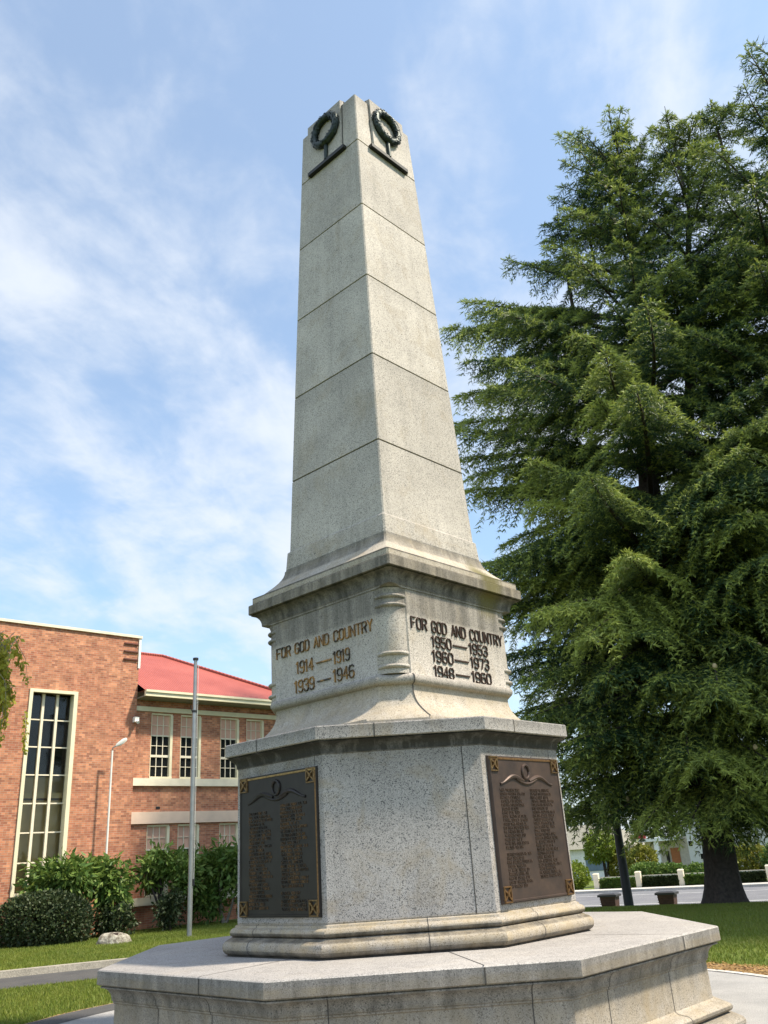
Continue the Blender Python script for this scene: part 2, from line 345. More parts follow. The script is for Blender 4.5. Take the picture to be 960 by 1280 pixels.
# pedestal
mb=MB()
def pr(lst): mb.rings([ring(z,b,a) for z,b,a in lst],0)
L=[(1.50,1.03,1.22),(1.555,1.03,1.22),(1.556,1.0,1.175),(1.575,.998,1.17)]
for i in range(1,9):
    k=i/8; q=(1-sin(pi/2*k)); L.append((1.575+(1.835-1.575)*k, .815+(.998-.815)*q**1.3, 1.02+(1.17-1.02)*q**1.3))
for z,o in arc(1.845,1.93,.0,.045,8): L.append((z,.818+o,1.025+o))
L+= [(1.935,.815,1.02),(2.3,.8135,1.019),(2.628,.812,1.018),(2.63,.82,1.06),(2.645,.82,1.10)]
for z,o in cav(2.65,.825,2.752,.895): L.append((z,o,o*R2-.01))
L+=[(2.757,.882,.882*R2-.01),(2.762,.882,.882*R2-.01),(2.7625,.905,.905*R2-.01),(2.767,.912,.912*R2-.01),(2.846,.912,.912*R2-.01),(2.852,.906,.906*R2-.01),(2.8525,.86,.86*R2-.01),(2.862,.86,.86*R2-.01),(2.8625,.880,.880*R2-.01),(2.866,.885,.885*R2-.01),(2.918,.885,.885*R2-.01),(2.922,.880,.880*R2-.01),(2.9225,.83,.83*R2-.01),(2.945,.825,.825*R2-.01)]
for i in range(0,9):
    k=i/8; o=.668+(.82-.668)*(1-sin(pi/2*k))**1.0; L.append((2.947+(3.165-2.947)*k,o,o*R2-.01))
L+=[(3.166,.668,.668*R2-.01),(3.167,.660,.660*R2-.01),(3.175,.660,.660*R2-.01),(3.35,.648,.648*R2-.01),(3.362,.636,.636*R2-.01)]
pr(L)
# fluted seam beside the pilaster, running down the flare
seam=[]
for z,b,a in L[3:21]:
    s_=b*R2-a; n=Vector((.38,-.92,0)); seam.append(((S*(s_+.003),-S*(a+.002),Z(z)),(.38,-.92,0)))
joint(mb,seam,.012,.003)
# half-round corner pilasters with pairs of rings
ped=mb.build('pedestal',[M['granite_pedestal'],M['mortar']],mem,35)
def pilaster(phi):
    mb=MB(); 
    def col(z,e): 
        pts=[]; n=12; hw=.118+e*.5; d=.055+e*1.3
        for i in range(n+1):
            t=-1+2*i/n; pts.append((hw*t, -(1.017+d*(1-abs(t)**2.4)) ,z))
        pts+= [(hw,-.97,z),(-hw,-.97,z)]
        c,s_=cos(phi),sin(phi)
        return [((x*c-y*s_)*S,(x*s_+y*c)*S,Z(zz)) for x,y,zz in pts]
    rs=[]
    def band(z0,z1): 
        for z,o in arc(z0,z1,0,.024,6): rs.append(col(z,o))
    rs.append(col(1.932,.004)); rs.append(col(1.94,.004)); band(1.972,2.004); band(2.075,2.107); rs.append(col(2.3,0)); band(2.472,2.504); band(2.545,2.577); rs.append(col(2.6,.004)); rs.append(col(2.629,.012))
    mb.rings(rs); return mb.build('corner_pilaster',M['granite_pedestal'],ped,35)
for phi in (0,pi/2,-pi/2,pi): pilaster(phi)
# inscriptions: stroke letters with chamfered corners, grid 0..4 x 0..6
G={'F':[[(0,0),(0,6),(4,6)],[(0,3.2),(3,3.2)]],'O':[[(1,0),(0,1),(0,5),(1,6),(3,6),(4,5),(4,1),(3,0),(1,0)]],'R':[[(0,0),(0,6),(3,6),(4,5),(4,3.8),(3,3),(0,3)],[(2.2,3),(4,0)]],
'G':[[(4,4.6),(4,5),(3,6),(1,6),(0,5),(0,1),(1,0),(3,0),(4,1),(4,2.8),(2.4,2.8)]],'D':[[(0,0),(0,6),(2.8,6),(4,4.8),(4,1.2),(2.8,0),(0,0)]],'A':[[(0,0),(2,6),(4,0)],[(.8,2),(3.2,2)]],
'N':[[(0,0),(0,6),(4,0),(4,6)]],'C':[[(4,4.6),(4,5),(3,6),(1,6),(0,5),(0,1),(1,0),(3,0),(4,1),(4,1.4)]],'U':[[(0,6),(0,1),(1,0),(3,0),(4,1),(4,6)]],'T':[[(0,6),(4,6)],[(2,6),(2,0)]],
'Y':[[(0,6),(2,3),(4,6)],[(2,3),(2,0)]],'1':[[(.9,5),(2.2,6),(2.2,0)]],'9':[[(.2,.6),(1,0),(3,0),(4,1),(4,5),(3,6),(1,6),(0,5),(0,3.6),(1,2.7),(4,2.7)]],'4':[[(3,0),(3,6),(0,1.8),(4.2,1.8)]],
'3':[[(0,5),(1,6),(3,6),(4,5),(4,3.9),(3,3.1),(1.6,3.1)],[(3,3.1),(4,2.2),(4,1),(3,0),(1,0),(0,1)]],'6':[[(3.8,5.4),(3,6),(1,6),(0,5),(0,1),(1,0),(3,0),(4,1),(4,2.5),(3,3.4),(0,3.4)]],
'5':[[(4,6),(.2,6),(.2,3.5),(3,3.5),(4,2.6),(4,1),(3,0),(1,0),(0,1)]],'0':[[(1,0),(0,1),(0,5),(1,6),(3,6),(4,5),(4,1),(3,0),(1,0)]],'7':[[(0,6),(4,6),(1.8,0)]],
'8':[[(1,3.1),(0,2.2),(0,1),(1,0),(3,0),(4,1),(4,2.2),(3,3.1),(1,3.1),(0,4),(0,5),(1,6),(3,6),(4,5),(4,4),(3,3.1)]]}
def frame(face,b):
    n=Vector({'L':(-1/R2,-1/R2,0),'R':(1/R2,-1/R2,0)}[face]); u=Vector((0,0,1)).cross(n); o=n*b*S
    M4=Matrix.Identity(4)
    for i,c in enumerate((u,Vector((0,0,1)),n)):
        for r_ in range(3): M4[r_][i]=c[r_]
    for r_ in range(3): M4[r_][3]=o[r_]
    return M4      # local: x along face, y up (world z), z outward
def stroke(mb,pts,w,d0,d1,mi=0):
    """bar segments with a ridge; pts in local face metres"""
    for p,q in zip(pts[:-1],pts[1:]):
        p=Vector(p);q=Vector(q); t=(q-p).normalized(); nn=Vector((-t.y,t.x)); e=t*w*.42
        a,b=p-e,q+e; vs=[]
        for dd,ww in ((d0,w/2),(d1,w/2*.7)):
            for c,sg in ((a,-1),(b,-1),(b,1),(a,1)):
                k=c+nn*ww*sg; vs.append((k.x,k.y,dd))
        mb.add(vs,[(4,5,6,7),(0,1,5,4),(1,2,6,5),(2,3,7,6),(3,0,4,7)],mi)
def xf(mb,Mx,start=0):
    for i in range(start,len(mb.v)): mb.v[i]=tuple(Mx@Vector(mb.v[i]))
def word(mb,txt,x0,x1,zc,h,gw=.62,wst=.2):
    """fit txt between x0,x1 (module units along the face), centred on zc, cap height h"""
    n=0; adv=[]
    for ch in txt: adv.append(0.62 if ch==' ' else (.55 if ch=='1' else 1)); 
    tot=sum(a+ .36 for a in adv)-.36; k=(x1-x0)/tot; x=x0
    for ch,a in zip(txt,adv):
        if ch!=' ':
            for st in G[ch]:
                dz=random.uniform(-.001,.001)
                off=-.9/4 if ch=='1' else 0
                pts=[((x+(gx/4+off)*k)*S,Z(0)*1+ (zc-h/2+gy/6*h+dz)*S) for gx,gy in st]
                stroke(mb,[Vector(p) for p in pts],wst*k*S,.0,.016)
        x+=(a+.36)*k
for face,mat,rows in (('L','gilt',[('FOR GOD AND COUNTRY',-.605,.60,2.345,.088),('1914',-.34,-.125,2.17,.098),('1919',.133,.323,2.166,.098),('1939',-.367,-.12,2.008,.098),('1946',.125,.366,2.017,.098)]),
                      ('R','lbrown',[('FOR GOD AND COUNTRY',-.588,.634,2.352,.092),('1950',-.35,-.105,2.226,.088),('1953',.143,.394,2.227,.088),('1960',-.357,-.097,2.104,.088),('1973',.145,.395,2.107,.088),('1948',-.35,-.104,1.978,.088),('1960',.142,.405,1.982,.088)])):
    dashes=[(2.164,-.078,.095),(2.006,-.07,.083)] if face=='L' else [(2.224,-.07,.105),(2.1,-.062,.108),(1.977,-.066,.105)]
    lines=[rows[:1]]+[rows[1+2*i:3+2*i] for i in range((len(rows)-1)//2)]
    for li,ln in enumerate(lines):
        mb=MB()
        for r_ in ln: word(mb,*r_)
        if li:
            z,a,b=dashes[li-1]; stroke(mb,[Vector((a*S,Z(0)+z*S)),Vector((b*S,Z(0)+z*S))],.02,0,.014)
        xf(mb,frame(face,.8145)); mb.build('inscription_line',M[mat],ped)
# shaft
def sb(z): return (.9311-.0487*(z-2.5))/R2
mb=MB(); rs=[]
levels=[3.36,4.1056,5.0496,6.0061,6.9535,7.8944]
def sq(z,o=0):
    b=sb(z)+o; return ring(z,b,b*R2-.008)
rs.append(sq(3.36))
for z in levels[1:]:
    rs+= [sq(z-.010),sq(z-.0075,-.012),sq(z+.0045,-.012),sq(z+.007)]
rs.append(sq(8.60)); rs.append(sq(8.612,-.01)); rs.append(ring(8.82,.02,.02*R2-.002))
mb.rings(rs)
# groove lining darker
for z in levels[1:]:
    mb.rings([sq(z-.0075,-.009),sq(z+.0045,-.009)],1,cap0=False,cap1=False)
shaft=mb.build('obelisk_shaft',[M['granite_shaft'],M['mortar']],mem)
# raised wreath panels on the faces near the top
def panel(face,flip=1):
    mb=MB(); zc=8.3
    prof=[]
    x0,x1=-.31,.26
    def P(x,z,d): return (x*S,Z(z),(sb(z)-.4586+d)*S)
    x0,x1=(-.335,.235) if face=='L' else (-.235,.335)
    vs=[]; 
    for z in (7.90,8.66): 
        for x in (x0,x1): vs.append(P(x,z,.0)); 
    ztop=8.685
    A=[P(x0,7.902,-.004),P(x1,7.902,-.004),P(x1,ztop,-.03),P(x0,ztop,-.03)]; B=[P(x0+.008,7.902,.022),P(x1-.008,7.902,.022),P(x1-.008,ztop-.01,.022),P(x0+.008,ztop-.01,.022)]
    D=[P(x1,ztop,-.25),P(x0,ztop,-.25)]
    mb.add(A+B+D,[(4,5,6,7),(0,1,5,4),(1,2,6,5),(3,0,4,7),(2,3,7,6),(3,2,8,9)])
    xe=x1+.014 if face=='L' else x0-.014
    for sx in (x1 if face=='L' else x0,):
        a=min(sx,xe);b=max(sx,xe)
        mb.add([P(a,7.91,.0015),P(b,7.91,.0015),P(b,8.6,.0015),P(a,8.6,.0015)],[(0,1,2,3)],1)
    xf(mb,frame(face,.4586)); mb.build('wreath_panel',[M['granite_shaft'],M['mortar']],shaft)
    # ledge
    mb=MB(); mb.box(-.295*S,.295*S,Z(7.878),Z(7.922),(sb(7.9)-.4586)*S,(sb(7.9)-.4586+.05)*S); xf(mb,frame(face,.4586)); mb.build('bronze_ledge',M['ledge'],shaft)
    # wreath
    mb=MB(); cz=8.365; Rm=.178; rm=.043; n=44; rings_=[]
    def WP(th,ph,r_):
        rr=Rm+r_*cos(ph); x=rr*cos(th); zz=cz+rr*sin(th)*1.06; return ((x)*S,Z(zz),(sb(zz)-.4586+.028+ (r_*sin(ph)+.02))*S)
    for i in range(n):
        th=2*pi*i/n; r_=rm*(1+.12*sin(th*22)); rings_.append([WP(th,2*pi*j/10,r_) for j in range(10)])
    rings_.append(rings_[0]); mb.rings(rings_,cap0=False,cap1=False)
    for i in range(150):
        th=pi/2+ (i/75-1)*pi*.97; ph=random.uniform(-.6,3.7); dirn=1 if i>75 else -1
        c=Vector(WP(th,ph,rm*1.0)); c2=Vector(WP(th+dirn*.17,ph+random.uniform(-.3,.3),rm*1.22)); o=(Vector(WP(th,ph,rm*1.3))-Vector(WP(th,ph,rm))).normalized(); sd=(c2-c).cross(o).normalized()*.017
        m=(c+c2)/2; mb.add([c,m+sd,c2,m-sd,m+o*.008],[(0,1,4),(1,2,4),(2,3,4),(3,0,4)])
    # tied ribbon and stem below the ring
    for dx in ():
        pts=[( (dx*.2)*S,Z(8.21),(sb(8.2)-.4586+.05)*S),(dx*.7*S,Z(8.12),(sb(8.1)-.4586+.045)*S),(dx*1.1*S,Z(8.03),(sb(8.0)-.4586+.04)*S)]
        mb.tube(pts,[.026,.034,.02],7)
    mb.tube([(0,Z(8.13),(sb(8.1)-.4586+.03)*S),(0,Z(7.92),(sb(7.92)-.4586+.04)*S)],[.038,.026],8); mb.tube([(-.05*S,Z(8.17),(sb(8.17)-.4586+.06)*S),(.05*S,Z(8.17),(sb(8.17)-.4586+.06)*S)],.03,8)
    xf(mb,frame(face,.4586)); mb.build('bronze_wreath',M['bronze'],shaft,50)
panel('L'); panel('R')
# plaques
def plaque(face):
    Fm=frame(face,1.318); x0,x1,z0,z1=-.447,.452,.252,1.252
    pm=M['plaque_l'] if face=='L' else M['plaque_r']
    mb=MB(); A=lambda x,z,d:(x*S,Z(z),d)
    def slab(x0,x1,z0,z1,d0,d1,bev=.004,mi=0):
        q=[A(x0,z0,d0),A(x1,z0,d0),A(x1,z1,d0),A(x0,z1,d0)]; r_=[A(x0+bev,z0+bev,d1),A(x1-bev,z0+bev,d1),A(x1-bev,z1-bev,d1),A(x0+bev,z1-bev,d1)]
        mb.add(q+r_,[(4,5,6,7),(0,1,5,4),(1,2,6,5),(2,3,7,6),(3,0,4,7)],mi)
    slab(x0,x1,z0,z1,.001,.030)
    xf(mb,Fm); pl=mb.build('bronze_plaque',pm,mem)
    tag(pl,'darker near-black bronze plaque with gold top edge' if face=='L' else 'browner bronze plaque with two columns of names')
    # raised rim
    for (a,b,c,d,mt) in ((x0+.004,x1-.004,z1-.03,z1-.012,'brassline'),(x0+.004,x1-.004,z0+.008,z0+.024,None),(x0+.004,x0+.016,z0+.03,z1-.035,None),(x1-.016,x1-.004,z0+.03,z1-.035,'dim' if face=='L' else None)):
        mb=MB(); slab(a,b,c,d,.029,.038,.003); xf(mb,Fm); 
        mb.build('rim_moulding',(M['brassline'] if (mt=='brassline' and face=='L') else (M['rosette_dim'] if mt else pm)),pl)
    # corner ornaments
    for cx,cz,top in ((x0+.055,z1-.06,1),(x1-.055,z1-.06,1),(x0+.055,z0+.06,0),(x1-.055,z0+.06,0)):
        mb=MB(); h=.046; 
        for (a,b,c,d) in ((cx-h,cx+h,cz-h-.008,cz-h+.003),(cx-h,cx+h,cz+h-.003,cz+h+.008),(cx-h,cx-h+.012,cz-h,cz+h),(cx+h-.012,cx+h,cz-h,cz+h)): slab(a,b,c,d,.03,.046,.002)
        for sg in (1,-1):
            stroke(mb,[Vector(((cx-h*.8)*S,Z(cz-sg*h*.8))),Vector((cx*S,Z(cz))),Vector(((cx+h*.8)*S,Z(cz+sg*h*.8)))],.019,.03,.046)
        slab(cx-.014,cx+.014,cz-.014,cz+.014,.03,.054,.003)
        xf(mb,Fm); mb.build('corner_ornament',M['rosette'] if (top or face=='L') else M['rosette_dim'],pl)
    # wreath and ribbon relief
    mb=MB(); cx,cz=.0,1.142; pts=[]
    for i in range(21):
        th=2*pi*i/20; pts.append(((cx+.043*cos(th))*S,Z(cz+.05*sin(th)),.037))
    mb.tube(pts,[.012+.003*(i%2) for i in range(21)],7)
    for sg in (-1,1):
        pts=[]
        for i in range(15):
            k=i/14; x=sg*(.035+.30*k); z=1.092+ .022*sin(k*5.6-.9)-.02*k
            pts.append((x*S,Z(z),.032))
        mb.tube(pts,[.010+.012*abs(sin(3.1*i/14+.4)) for i in range(15)],7)
    pts=[((-.13+.26*i/12)*S,Z(1.09-.035*sin(pi*i/12)),.034) for i in range(13)]; mb.tube(pts,.013,7)
    xf(mb,Fm); mb.build('wreath_relief',pm,pl,50)
    # rows of small raised names, worn to strokes
    rnd=random.Random(5 if face=='L' else 9); mb=MB()
    cols=((-.33,-.06,.965,.30),(.045,.34,1.0,.29)) if face=='L' else ((-.35,-.05,1.0,.335),(.03,.33,1.0,.38))
    for (xa,xb,zt,zb) in cols:
        z=zt; 
        while z>zb:
            x=xa+rnd.uniform(0,.01); end=xb-rnd.choice([0,.02,.05,.09])
            while x<end:
                wl=rnd.randint(2,7)
                for q in range(wl):
                    if x>end: break
                    hh=.0165; g=[[(0,0),(0,1)],[(0,1),(1,1)],[(0,0),(1,0)],[(1,0),(1,1)],[(0,.5),(1,.5)],[(0,1),(1,0)]]
                    for sgm in rnd.sample(g,3):
                        stroke(mb,[Vector(((x+p[0]*.009)*S,Z(z+p[1]*hh))) for p in sgm],.0042,.029,.036)
                    x+=.0145
                x+=.012
            z-=.0262
            if rnd.random()<.04: z-=.02
    xf(mb,Fm); mb.build('raised_names',M['names'] if face=='L' else M['names_r'],pl)
plaque('L'); plaque('R')
# ------------------------------------------------------------------ terrain
RN=np.array([.518,.855]); RR=np.array([.855,-.518])
def sst(x): x=np.clip(x,0,1); return x*x*(3-2*x)
def hgt(x,y):
    n=x*RN[0]+y*RN[1]
    w=sst((x+3)/6.)
    d=-.8*sst((n-14.5)/11.5)*w
    return d
def rpt(r,n,z=0): return (RR[0]*r+RN[0]*n, RR[1]*r+RN[1]*n, z)
def curve_path(): return None
# far ground sheet: fine grid near, coarse far
def axis(): 
    a=list(np.arange(-40,60.01,1.0)); f=[70,90,130,200,400,900,2000]; return np.array([-v for v in f[::-1]]+a+f)
xs=axis(); X,Y=np.meshgrid(xs,xs,indexing='ij'); Zt=hgt(X,Y)-.004
V=np.stack([X,Y,Zt],-1).reshape(-1,3); n=len(xs); I=np.arange(n*n).reshape(n,n)
F=np.stack([I[:-1,:-1],I[1:,:-1],I[1:,1:],I[:-1,1:]],-1).reshape(-1,4)
tag(npmesh('lawn_ground',V,F,M['grass_ground']),'green lawn spreading around the memorial','lawn',None,'structure')
def sheet(name,mat,poly,dz,label,cat,thick=None,sub=None):
    mb=MB(); mb.add([(x,y,dz) for x,y in poly],[tuple(range(len(poly)))]); o=mb.build(name,mat); tag(o,label,cat,None,'structure'); return o
# paving disc + soil ring
def disc(name,mat,r0,r1,z,label,cat,a0=0,a1=2*pi,n=96,wob=0):
    mb=MB(); vs=[];fs=[]
    for i in range(n+1):
        t=a0+(a1-a0)*i/n; w=wob*(sin(t*13)+sin(t*29+1)*.6+sin(t*53)*.4)
        vs+= [(r0*cos(t),r0*sin(t),z),((r1+w)*cos(t),(r1+w)*sin(t),z)]
    fs=[(2*i,2*i+1,2*i+3,2*i+2) for i in range(n)]; mb.add(vs,fs); o=mb.build(name,mat); return tag(o,label,cat,None,'structure')
disc('soil_border',M['soil'],4.3,5.05,.004,'brown leaf litter border round the paving','soil',wob=.04)
disc('paving',M['paving'],.2,4.47,.010,'pale aggregate paving round the memorial','paving')
disc('asphalt_edge',M['asphalt'],4.45,4.95,.014,'dark edge strip beside the paving','path',radians(100),radians(250),60,.01)
mb=MB(); n=96; vs=[]
for i in range(n+1):
    t=-pi/2.2+ (pi*.95)*i/n; 
    for r_,z in ((4.40,.011),(4.40,.02),(4.50,.02),(4.50,.002)): vs.append((r_*cos(t),r_*sin(t),z))
mb.add(vs,[(4*i+k,4*i+4+k,4*i+5+k,4*i+1+k) for i in range(n) for k in range(3)]); tag(mb.build('paving_edging',M['footpath']),'pale concrete edging along the paving','edging',None,'structure')
# curved path left: centreline
cl=[(-45,-8),(-30,-1.5),(-18,2.7),(-10,5.3),(-6.0,6.9),(-3.0,8.1),(-.6,10),(.9,13),(2.2,17),(5,22.5),(7.5,27)]
def catmull(P,n=8):
    P=[np.array(p,float) for p in P]; out=[]
    for i in range(len(P)-1):
        p0=P[max(i-1,0)];p1=P[i];p2=P[i+1];p3=P[min(i+2,len(P)-1)]
        for k in range(n):
            t=k/n; out.append(.5*((2*p1)+(-p0+p2)*t+(2*p0-5*p1+4*p2-p3)*t*t+(-p0+3*p1-3*p2+p3)*t**3))
    out.append(P[-1]); return out
cc=catmull(cl)
def offs(o):
    r_=[]
    for i,p in enumerate(cc):
        d=cc[min(i+1,len(cc)-1)]-cc[max(i-1,0)]; d/=np.linalg.norm(d); nn=np.array([-d[1],d[0]]); r_.append(p+nn*o)
    return r_
def strip(name,mat,o0,o1,z0,z1,label,cat,dz=0):
    A=offs(o0);B=offs(o1); mb=MB(); vs=[]
    for a,b in zip(A,B): vs+= [(a[0],a[1],z0+float(hgt(a[0],a[1]))),(b[0],b[1],z1+float(hgt(b[0],b[1])))]
    mb.add(vs,[(2*i,2*i+2,2*i+3,2*i+1) for i in range(len(A)-1)]); return tag(mb.build(name,mat),label,cat,None,'structure')
strip('path',M['asphalt'],-.98,.92,.012,.012,'dark asphalt path curving past the lawn','path')
# kerb with real step
A=MB(); lines=[offs(.88),offs(.9),offs(1.04),offs(1.06)]; zz=[.012,.12,.125,.125]; vs=[]
for i in range(len(cc)):
    for l_,z in zip(lines,zz): vs.append((l_[i][0],l_[i][1],z+float(hgt(*l_[i]))))
A.add(vs,[(4*i+k,4*i+4+k,4*i+5+k,4*i+1+k) for i in range(len(cc)-1) for k in range(3)]); tag(A.build('kerb',M['concrete']),'weathered concrete kerb along the path','kerb',None,'structure')
# raised upper lawn behind the kerb (terrace .12)
A=MB(); l1=offs(1.05); poly=[(p[0],p[1]) for p in l1 if -44<p[0]<1.5]
far=[(1.5,30),(-44,30)]
vs=[(x,y,.118) for x,y in poly]; 
vb=[(x,30,.118) for x,y in poly]
A.add(vs+vb,[(i,i+1,len(vs)+i+1,len(vs)+i) for i in range(len(vs)-1)]); tag(A.build('upper_lawn',M['grass_ground']),'raised lawn before the brick school','lawn',None,'structure')
# lower lawn left sits as the ground sheet
# road right
def rsheet(name,mat,r0,r1,n0,n1,z,label,cat,sub=40):
    mb=MB(); vs=[]
    for i in range(sub+1):
        for j in range(9):
            r_=r0+(r1-r0)*i/sub; nn=n0+(n1-n0)*j/8; p=rpt(r_,nn); vs.append((p[0],p[1],float(hgt(p[0],p[1]))+z))
    mb.add(vs,[(i*9+j,i*9+j+1,i*9+9+j+1,i*9+9+j) for i in range(sub) for j in range(8)]); return tag(mb.build(name,mat),label,cat,None,'structure')
rsheet('road',M['road'],-60,60,25.6,38.6,.012,'grey street beyond the park','road',60)
rsheet('footpath',M['footpath'],-60,60,38.75,40.4,.11,'pale concrete footpath across the street','footpath',60)
mb=MB()
for i in range(60):
    p=[rpt(-60+2*i,38.6),rpt(-58+2*i,38.6),rpt(-58+2*i,38.76),rpt(-60+2*i,38.76)]; z=[.012+float(hgt(q[0],q[1])) for q in p]
    t_=[(q[0],q[1],-.8+.125) for q in p]; b_=[(q[0],q[1],-.81) for q in p]; mb.add(b_+t_,[(4,5,6,7),(0,1,5,4)])
tag(mb.build('street_kerb',M['footpath']),'kerb of the footpath across the street','kerb',None,'structure')
mb=MB()
for nn,w in ((29.0,.12),(35.6,.10)):
    for i in range(60):
        p=[rpt(-60+2*i,nn),rpt(-58+2*i,nn),rpt(-58+2*i,nn+w),rpt(-60+2*i,nn+w)]; mb.add([(q[0],q[1],float(hgt(q[0],q[1]))+.018) for q in p],[(0,1,2,3)])
tag(mb.build('road_markings',M['whitewall']),'white lines painted along the street','road marking',None,'structure')
# grass blades
def blades(name,region,N,label,z0=0.0):
    x=[];y=[]
    P=np.empty((0,2))
    while len(P)<N:
        q=RNG.uniform((region[0],region[2]),(region[1],region[3]),(N*2,2)); P=np.vstack([P,q[region[4](q[:,0],q[:,1])]])
    P=P[:N]; z=hgt(P[:,0],P[:,1])+z0
    ang=RNG.uniform(0,2*pi,N); h=RNG.uniform(.025,.06,N); w=.006+.004*RNG.random(N); lean=RNG.uniform(-.03,.03,(N,2))
    d=np.stack([np.cos(ang),np.sin(ang)],1)*w[:,None]
    a=np.column_stack([P-d,z-.005]);b=np.column_stack([P+d,z-.005]);c=np.column_stack([P+lean,z+h])
    V=np.stack([a,b,c],1).reshape(-1,3); F=np.arange(3*N).reshape(-1,3)
    return tag(npmesh(name,V,F,M['blade']),label,'grass',None,'stuff')
N=5200; a=RNG.uniform(-.2,1.3,N); r0=RNG.uniform(4.48,5.12,N); P=np.stack([r0*np.cos(a),r0*np.sin(a),np.full(N,.016)],1); D=RNG.normal(0,1,(N,3)); D[:,2]*=.15
def flat_leaves(P,D,size):
    D=D/np.linalg.norm(D,axis=1)[:,None]; s_=np.cross(D,[0,0,1.0])+RNG.normal(0,.15,P.shape); L_=size*RNG.uniform(.5,1.4,(len(P),1)); V=np.stack([P,P+D*L_*.5+s_*L_*.3,P+D*L_,P+D*L_*.5-s_*L_*.3],1).reshape(-1,3); return V,np.arange(4*len(P)).reshape(-1,4)
V,F=flat_leaves(P,D,.045); M['litter']=leafmat('dry_leaves',(.33,.19,.07),(.22,.12,.05),(.45,.30,.12),4,.1)
tag(npmesh('fallen_leaves',V,F,M['litter']),'dry brown leaves scattered on the soil border','leaves',None,'stuff')
CL=np.array(cc)
def side(x,y):   # signed distance from the path centreline
    P=np.stack([x,y],1); best=np.full(len(P),1e9); sg=np.zeros(len(P))
    for i in range(len(CL)-1):
        a=CL[i];b=CL[i+1];ab=b-a;t=np.clip(((P-a)@ab)/(ab@ab),0,1); q=a+t[:,None]*ab; d=np.hypot(*(P-q).T); cr=ab[0]*(P[:,1]-a[1])-ab[1]*(P[:,0]-a[0]); m=d<best; best[m]=d[m]; sg[m]=np.sign(cr[m])
    return best*sg
blades('grass_blades',(-11,-2.6,1.0,7.6,lambda x,y:(np.hypot(x,y)>5.02)&(side(x,y)<-1.0)&(y>-.5*x-4.6)),60000,'short mown grass between the paving and the path')
blades('grass_blades',(-13,-2.5,6,18,lambda x,y:(side(x,y)>1.08)&((x+6.667)*-.65838+(y-17.352)*.75268<-.25)),110000,'mown grass on the bank below the brick school',.118)
blades('grass_blades',(3.2,15,1.5,19,lambda x,y:(np.hypot(x,y)>5.0)&(y>x*-.2)),150000,'mown grass under and beside the big cedar')
# ------------------------------------------------------------------ school building (local x along facade, y into the building)
BL=(-6.6669,17.35207,0); BR=0.7186691
sch=thing('school_building','two storey red brick school with stair tower, cream trim and red hipped roof','building',BL,BR)
BM=Matrix.Translation(BL)@Matrix.Rotation(BR,4,'Z')
def wallwith(mb,x0,x1,z0,z1,y,depth,holes,mi=0):
    """front wall with openings (x0,x1,z0,z1) as strips, with reveals"""
    xsx=sorted({x0,x1,*[h[0] for h in holes],*[h[1] for h in holes]}); zsx=sorted({z0,z1,*[h[2] for h in holes],*[h[3] for h in holes]})
    for a,b in zip(xsx[:-1],xsx[1:]):
        for c,d in zip(zsx[:-1],zsx[1:]):
            mx_,mz_=(a+b)/2,(c+d)/2
            if any(h[0]<mx_<h[1] and h[2]<mz_<h[3] for h in holes): continue
            mb.add([(a,y,c),(b,y,c),(b,y,d),(a,y,d)],[(0,1,2,3)],mi)
    for h in holes:
        a,b,c,d=h; 
        mb.add([(a,y,c),(b,y,c),(b,y,d),(a,y,d),(a,y+depth,c),(b,y+depth,c),(b,y+depth,d),(a,y+depth,d)],[(0,4,5,1),(1,5,6,2),(2,6,7,3),(3,7,4,0)],mi)
TW=(-4.2,-2.9,1.3,6.66)
mb=MB(); wallwith(mb,-12,-.92,-.2,8.58,0,.3,[TW])
mb.add([(-.92,0,-.2),(-.92,9,-.2),(-.92,9,8.58),(-.92,0,8.58),(-12,0,-.2),(-12,9,-.2),(-12,9,8.58),(-12,0,8.58)],[(0,1,2,3),(5,4,7,6),(1,5,6,2),(3,2,6,7)])
mb.build('stair_tower_wall',M['brick'],sch)
mb=MB(); mb.box(-12.1,-.86,-.06,9.1,8.58,8.66); mb.build('parapet_coping',M['cream_band'],sch)
mb=MB(); mb.box(-.96,-.885,-.035,.04,7.62,8.58); mb.build('corner_trim',M['white'],sch)
for z in (8.38,8.13,7.88):
    mb=MB(); mb.box(-1.45,-.98,-.05,.01,z-.025,z+.015); mb.build('brick_string',plain('shaded_brick',(.12,.045,.035),.9) if z>8.3 else bpy.data.materials['shaded_brick'],sch)  # shadow of the protruding courses painted in as a darker brick colour
ups=[(-.34,.42),(.70,1.45),(2.18,2.91),(3.2,3.92)]
WE=5.3
holes=[(a,b,4.34,6.29) for a,b in ups]+[(a,b,.97,2.95) for a,b in ups]
mb=MB(); wallwith(mb,-.92,WE,-.2,6.7,.12,.2,holes); mb.add([(WE,.12,-.2),(WE,7,-.2),(WE,7,6.7),(WE,.12,6.7)],[(0,1,2,3)]); mb.build('wing_wall',M['brick'],sch)
def band(z0,z1,mat,name,y=-.0,x0=-.93):
    mb=MB(); mb.box(x0,WE+.04,y,.16,z0,z1); mb.build(name,mat,sch)
mb=MB(); mb.box(-.07,.06,.105,.13,3.40,3.47); mb.build('wall_vent',M['dark_metal'],sch)
